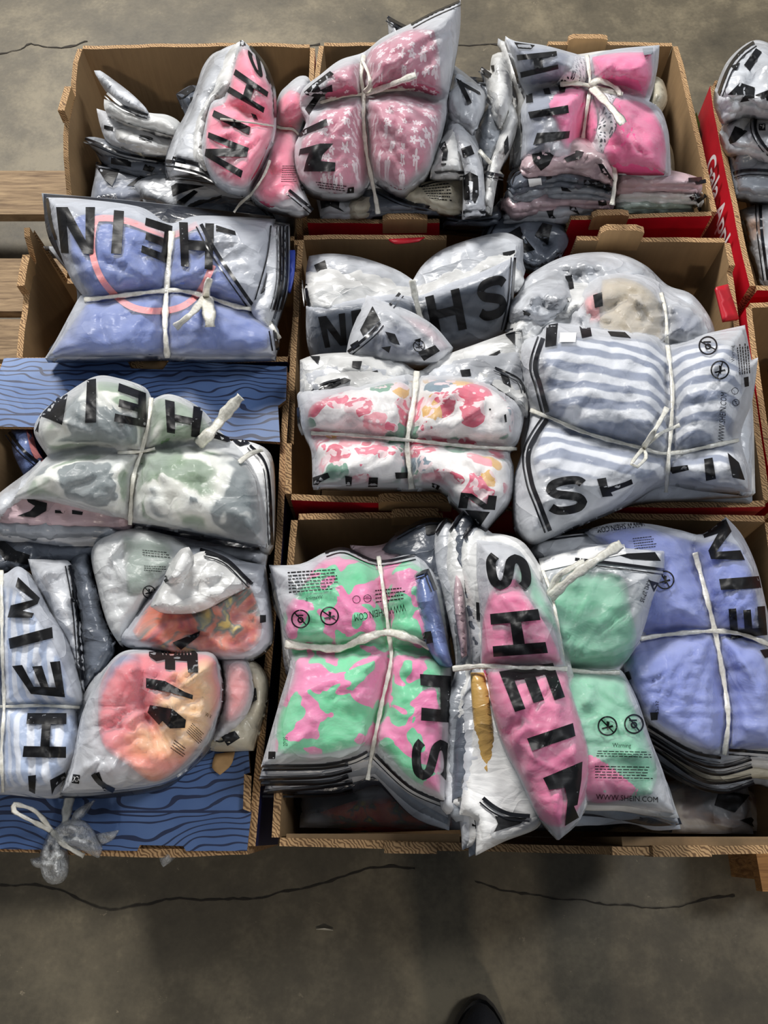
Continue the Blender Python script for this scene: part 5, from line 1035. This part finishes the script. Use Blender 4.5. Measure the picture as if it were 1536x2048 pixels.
for i, (lab, o_, z_, H_, kw, zp, mk) in enumerate([
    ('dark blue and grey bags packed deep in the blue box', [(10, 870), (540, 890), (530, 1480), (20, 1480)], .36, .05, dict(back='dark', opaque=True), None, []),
    ('small lavender bag with a coral stripe at the back left of the blue box', [(14, 862), (60, 852), (86, 920), (70, 948), (48, 952), (26, 905)], .47, .02, dict(back='bluebag', opaque=True), [(18, 864), (46, 900), (84, 930)], []),
    ('grey bag with black corner lying under the sage bundle at the left edge', [(-20, 1055), (60, 1072), (190, 1080), (250, 1088), (245, 1120), (150, 1130), (60, 1135), (-20, 1150)], .50, .02, dict(back='slate', opaque=True), None, [[(0, 1075), (30, 1100), (60, 1110), (55, 1130), (10, 1120), (-10, 1095)]]),
    ('upright grey bag standing directly right of the pinstriped bundle', [(56, 1118), (110, 1120), (142, 1128), (156, 1200), (164, 1300), (166, 1390), (140, 1300), (100, 1222), (70, 1165)], .535, .025, dict(back='pale', opaque=True), [(140, 1130), (155, 1220), (165, 1360)], [[(144, 1180), (152, 1180), (153, 1205), (145, 1204)]]),
    ('tall smoky grey bag between the pinstriped and multicoloured bags', [(142, 1122), (175, 1105), (196, 1180), (214, 1250), (228, 1292), (215, 1330), (178, 1372), (166, 1380), (160, 1290), (150, 1200)], .525, .025, dict(back='slate', opaque=True), None, []),
    ('milky bag with rows of tiny print above the multicoloured bag', [(185, 1096), (250, 1058), (330, 1068), (378, 1090), (372, 1140), (300, 1190), (270, 1240), (240, 1290), (216, 1250), (196, 1180)], .545, .03, dict(back='pale', opaque=False, film='film_milky', garments=[([(245, 1070), (325, 1078), (345, 1120), (290, 1180), (255, 1190)], 'sagec')]), None, []),
    ('glossy bag with a multicoloured orange garment in the middle of the blue box', [(345, 1120), (380, 1092), (440, 1100), (480, 1120), (530, 1130), (545, 1250), (538, 1290), (505, 1316), (440, 1322), (300, 1302), (250, 1292), (236, 1270), (262, 1240), (300, 1190)], .54, .045, dict(back='pale', opaque=False, film='film_clear', garments=[([(265, 1262), (300, 1210), (345, 1188), (430, 1190), (500, 1170), (522, 1240), (510, 1290), (440, 1312), (300, 1292)], 'tropic')]), [(400, 1098), (450, 1118), (505, 1168)], [[(345, 1285), (400, 1262), (398, 1272), (362, 1300)], [(520, 1230), (532, 1230), (532, 1244), (520, 1246)]]),
    ('white folded flap lying across the multicoloured orange garment', [(300, 1212), (330, 1160), (372, 1120), (410, 1102), (450, 1118), (502, 1168), (470, 1186), (400, 1222), (330, 1226)], .60, .012, dict(back='white', opaque=True, T=.004), [(410, 1103), (455, 1120), (503, 1168)], []),
    ('crinkled white pouch sticking up beside the flap of the multicoloured bag', [(330, 1150), (345, 1120), (362, 1098), (378, 1094), (388, 1120), (375, 1150), (345, 1170), (330, 1165)], .612, .02, dict(back='white', opaque=True), None, [[(320, 1160), (332, 1150), (336, 1162), (325, 1170)]]),
    ('rust-tinted bag at the right wall of the blue box beside the sunset bundle', [(440, 1318), (480, 1312), (500, 1330), (510, 1380), (490, 1440), (445, 1480), (420, 1495), (438, 1430), (446, 1370)], .535, .035, dict(back='rust', opaque=False, garments=[([(452, 1330), (480, 1322), (496, 1345), (495, 1400), (470, 1440), (450, 1440)], 'salmon')]), None, []),
    ('pale stack of bags squeezed against the right rim of the blue box', [(480, 1310), (520, 1330), (536, 1372), (524, 1440), (505, 1500), (430, 1502), (400, 1490), (450, 1440), (500, 1400)], .515, .03, dict(back='cream', opaque=True), None, [[(440, 1470), (470, 1462), (480, 1476), (455, 1492)], [(500, 1380), (512, 1376), (514, 1400), (504, 1404)]])]):
    r0, q0 = loose(lab, o_, z_, H_, seed=340+i, m=26, sp=8, wr=1.4, **kw)
    if zp: q0.zips([zp], 6, 5)
    if mk: q0.marks(mk)
    if i == 1: q0.strip([(58, 856), (68, 900), (84, 925)], 12, 'salmon', 'coral_stripe')
    if i == 5: q0.paragraph([(285, 1098), (345, 1104), (345, 1118), (285, 1112)], 3, 14); q0.paragraph([(288, 1130), (335, 1132), (330, 1146), (288, 1142)], 3, 15); q0.symbol(298, 1184, 13, .8, 0)
    if i == 10: q0.symbol(440, 1468, 17, 1, 0)

# plastic twine bow and clump of wrap hanging over the front flange
k_ = thing('plastic_knot', 'clear plastic twine bow and crumpled wrap hanging over the front edge of the blue box', 'wrap', tuple(PV(130, 1650, .52)))
flat = lambda zz: type('Z', (), {'z': staticmethod(lambda x, y: zz+0*np.asarray(x, float))})()
zk = flat(.522)
twine(k_, zk, [(140, 1592), (134, 1620), (130, 1648)], 18, 0, name='twine_strand')
twine(k_, zk, [(104, 1662), (60, 1640), (28, 1622), (30, 1608), (70, 1622), (104, 1662)], 10, .004, lifts=[0, .02, .03, .03, .02, 0], name='twine_bow')
twine(k_, zk, [(104, 1662), (130, 1690), (168, 1712)], 12, .01, lifts=[0, .015, 0], name='twine_tail')
def blob(name, outline, z0, H, seed, parent, mat='wrap', wr=2.5):
    bdl = resample(outline, 10); 
    def zf(x, y):
        d, _ = seg_dist(x, y, bdl); t = np.clip(d/18, 0, 1); e = np.sqrt(1-(1-t)**2)
        return z0+H*e+wr*e*(.006*(1-2.4*np.abs(perlin(x/22, y/30, seed)))+.004*(1-2.4*np.abs(perlin(x/9, y/13, seed+1))))
    return slab(name, outline, zf, .006, M[mat], parent, parent.location, 4)
blob('wrap_clump', [(95, 1665), (118, 1670), (132, 1700), (134, 1740), (122, 1764), (100, 1768), (84, 1750), (80, 1710)], .50, .03, 3, k_)
blob('wrap_clump', [(106, 1660), (135, 1640), (170, 1645), (200, 1690), (195, 1716), (160, 1700), (120, 1685)], .525, .02, 5, k_)
blob('wrap_shred', [(60, 1718), (85, 1712), (88, 1738), (66, 1732)], .50, .008, 7, k_); blob('wrap_shred', [(190, 1668), (236, 1660), (222, 1680), (196, 1692)], .52, .008, 9, k_); blob('wrap_shred', [(150, 1622), (188, 1600), (165, 1632), (140, 1650)], .53, .01, 10, k_)
k2 = thing('plastic_scrap', 'tiny crumpled shred of clear plastic under the front slot of the blue box', 'scrap', tuple(PV(335, 1715, .47)))
blob('wrap_shred', [(318, 1706), (340, 1702), (352, 1712), (340, 1724), (326, 1734), (320, 1722)], .48, .008, 12, k2)

# ------------------------------------------------------------------ red apple box contents at the right edge
for i, (lab, o_, z_, H_, kw, zp, mk) in enumerate([
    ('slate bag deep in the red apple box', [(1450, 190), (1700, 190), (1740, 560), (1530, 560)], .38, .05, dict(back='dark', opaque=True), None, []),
    ('pale lower bag with a peach patch in the front corner of the red apple box', [(1480, 420), (1560, 395), (1640, 400), (1650, 570), (1540, 580), (1510, 520)], .43, .04, dict(back='pale', opaque=False, garments=[([(1490, 430), (1525, 425), (1530, 470), (1500, 480)], 'peach')]), [(1520, 400), (1524, 470), (1536, 560)], [[(1508, 548), (1522, 552), (1516, 566)]]),
    ('grey bag with zip edges across the middle of the red apple box', [(1450, 280), (1500, 260), (1600, 270), (1640, 380), (1560, 400), (1470, 390)], .47, .035, dict(back='grey', opaque=True), [(1462, 348), (1500, 340), (1600, 346)], [[(1456, 300), (1480, 292), (1470, 320)]]),
    ('crumpled grey bag marked RF at the right edge of the picture', [(1445, 250), (1490, 215), (1560, 200), (1640, 220), (1640, 330), (1560, 330), (1500, 305), (1460, 300)], .51, .04, dict(back='pale', opaque=True), [(1512, 228), (1512, 262), (1536, 300), (1560, 310)], [[(1518, 248), (1531, 247), (1531, 261), (1518, 261)], [(1470, 252), (1495, 262), (1470, 285), (1452, 290)]]),
    ('topmost crumpled bag with bold black zip standing out of the red apple box', [(1432, 190), (1445, 140), (1470, 105), (1511, 80), (1560, 95), (1640, 120), (1650, 240), (1560, 235), (1500, 225), (1450, 240)], .55, .05, dict(back='pale', opaque=True), [(1436, 190), (1455, 140), (1480, 105), (1508, 84)], [[(1488, 130), (1512, 96), (1524, 104), (1500, 142)], [(1455, 190), (1480, 165), (1510, 175), (1508, 200), (1480, 205), (1490, 190)], [(1510, 190), (1536, 180), (1560, 190), (1540, 204)], [(1460, 132), (1480, 125), (1474, 140)]]),
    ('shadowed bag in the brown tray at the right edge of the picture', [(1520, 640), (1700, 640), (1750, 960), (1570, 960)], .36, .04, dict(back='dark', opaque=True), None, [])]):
    r0, q0 = loose(lab, o_, z_, H_, seed=370+i, m=28, sp=8, wr=2.2 if i > 1 else 1.4, **kw)
    if zp: q0.zips([zp], 6, 5)
    if mk: q0.marks(mk)
    if i == 3: q0.text('RF', [(1520, 250), (1529, 249.5), (1529, 258), (1520, 258.5)], mat='whiteink')

# ------------------------------------------------------------------ floor bits
st = thing('wood_splinter', 'thin dry splinter lying on the concrete floor in front of the trays', 'splinter', tuple(PV(650, 1858, 0)))
a_ = PV(632, 1857, .004); b2 = PV(666, 1859, .004)
V = [(a_.x, a_.y-.002, 0.001), (b2.x, b2.y-.002, .001), (b2.x, b2.y+.001, .001), (a_.x, a_.y+.001, .001), (a_.x, a_.y-.001, .004), (b2.x, b2.y-.001, .004), ((a_.x+b2.x)/2, a_.y+.001, .007)]
link('sliver', V, [(3, 2, 1, 0), (0, 1, 5, 4), (4, 5, 6), (1, 2, 6, 5), (2, 3, 6), (3, 0, 4, 6)], M['cream'], st, st.location, smooth=False)

# ------------------------------------------------------------------ the person taking the picture
def skin_body(name, joints, edges, mat, parent, sub=2):
    me = bpy.data.meshes.new(name); me.from_pydata([j[:3] for j in joints], edges, []); o = bpy.data.objects.new(name, me); COL.objects.link(o); o.parent = parent
    sk = o.modifiers.new('skin', 'SKIN'); ss = o.modifiers.new('sub', 'SUBSURF'); ss.levels = sub; ss.render_levels = sub
    for i, j in enumerate(joints):
        r = j[3]; me.skin_vertices[0].data[i].radius = (r, r) if not isinstance(r, tuple) else r
        me.skin_vertices[0].data[i].use_root = (i == 0)
    me.materials.append(mat)
    for p in me.polygons: p.use_smooth = True
    return o
px0, py0 = .215, -.42
pe = thing('person', 'person standing at the bottom edge, only the toe of a black shoe showing', 'person', (px0, py0, 0))
J = [(0, 0, .93, .13), (-.09, .0, .84, .085), (-.095, .02, .48, .058), (-.085, -.03, .12, .045), (.09, 0, .84, .085), (.11, -.01, .48, .058), (.12, -.09, .12, .045), (0, -.02, 1.15, .13), (0, -.03, 1.38, .13)]
skin_body('trousers', J[:7], [(0, 1), (1, 2), (2, 3), (0, 4), (4, 5), (5, 6)], M['trouser'], pe)
skin_body('shirt', [(0, -.01, 1.0, .135), (0, -.02, 1.2, .14), (0, -.03, 1.40, .13), (-.17, -.03, 1.42, .06), (-.24, -.05, 1.16, .045), (-.18, .1, 1.22, .038), (.17, -.03, 1.42, .06), (.22, -.05, 1.16, .045), (.02, .12, 1.24, .038)], [(0, 1), (1, 2), (2, 3), (3, 4), (4, 5), (2, 6), (6, 7), (7, 8)], M['shoe'], pe)
skin_body('head', [(0, -.02, 1.5, .055), (0, -.01, 1.58, .075), (0, 0, 1.68, .095), (0, .0, 1.75, .07)], [(0, 1), (1, 2), (2, 3)], M['skin'], pe)
def shoe(dx, dy, rot):
    V = []; F_ = []; n = 28; secs = []
    # outline of the sole, toe towards +y
    for k in range(n):
        a = 2*math.pi*k/n; y = math.cos(a); x = math.sin(a)
        w_ = .054+.006*(y > 0)*y-(.008 if y < 0 else 0); L = .14
        xx = x*w_*(1-.18*max(0, y)**3)+(.006*y); secs.append((xx, y*L))
    def ring(sc, sy, z, oy=0): return [(x*sc, y*sy+oy, z+(.012*max(0, (y/.14))**3)) for x, y in secs]
    def loft(name, rings, mat, parent):
        V = [v for r in rings for v in r]; F_ = []
        for i in range(len(rings)-1):
            for k in range(n): F_.append((i*n+k, i*n+(k+1) % n, (i+1)*n+(k+1) % n, (i+1)*n+k))
        F_.append(tuple(range(n))); F_.append(tuple(range((len(rings)-1)*n, len(rings)*n))[::-1])
        c, s_ = math.cos(rot), math.sin(rot); V = [(x*c-y*s_+dx, x*s_+y*c+dy, z) for x, y, z in V]
        return link(name, V, [f[::-1] for f in F_], M[mat], parent)
    up = loft('shoe', [ring(.95, .96, .022), ring(.97, .96, .04), ring(.88, .93, .058), ring(.68, .78, .078, -.012), ring(.5, .5, .10, -.055), ring(.5, .38, .125, -.075)], 'shoe', pe)
    so = loft('sole', [ring(1, 1, .0), ring(1.04, 1.03, .008), ring(1.05, 1.035, .022), ring(.99, 1.0, .028)], 'rubber', up)
shoe(-.066, .046, .02); shoe(.13, -.06, -.08)
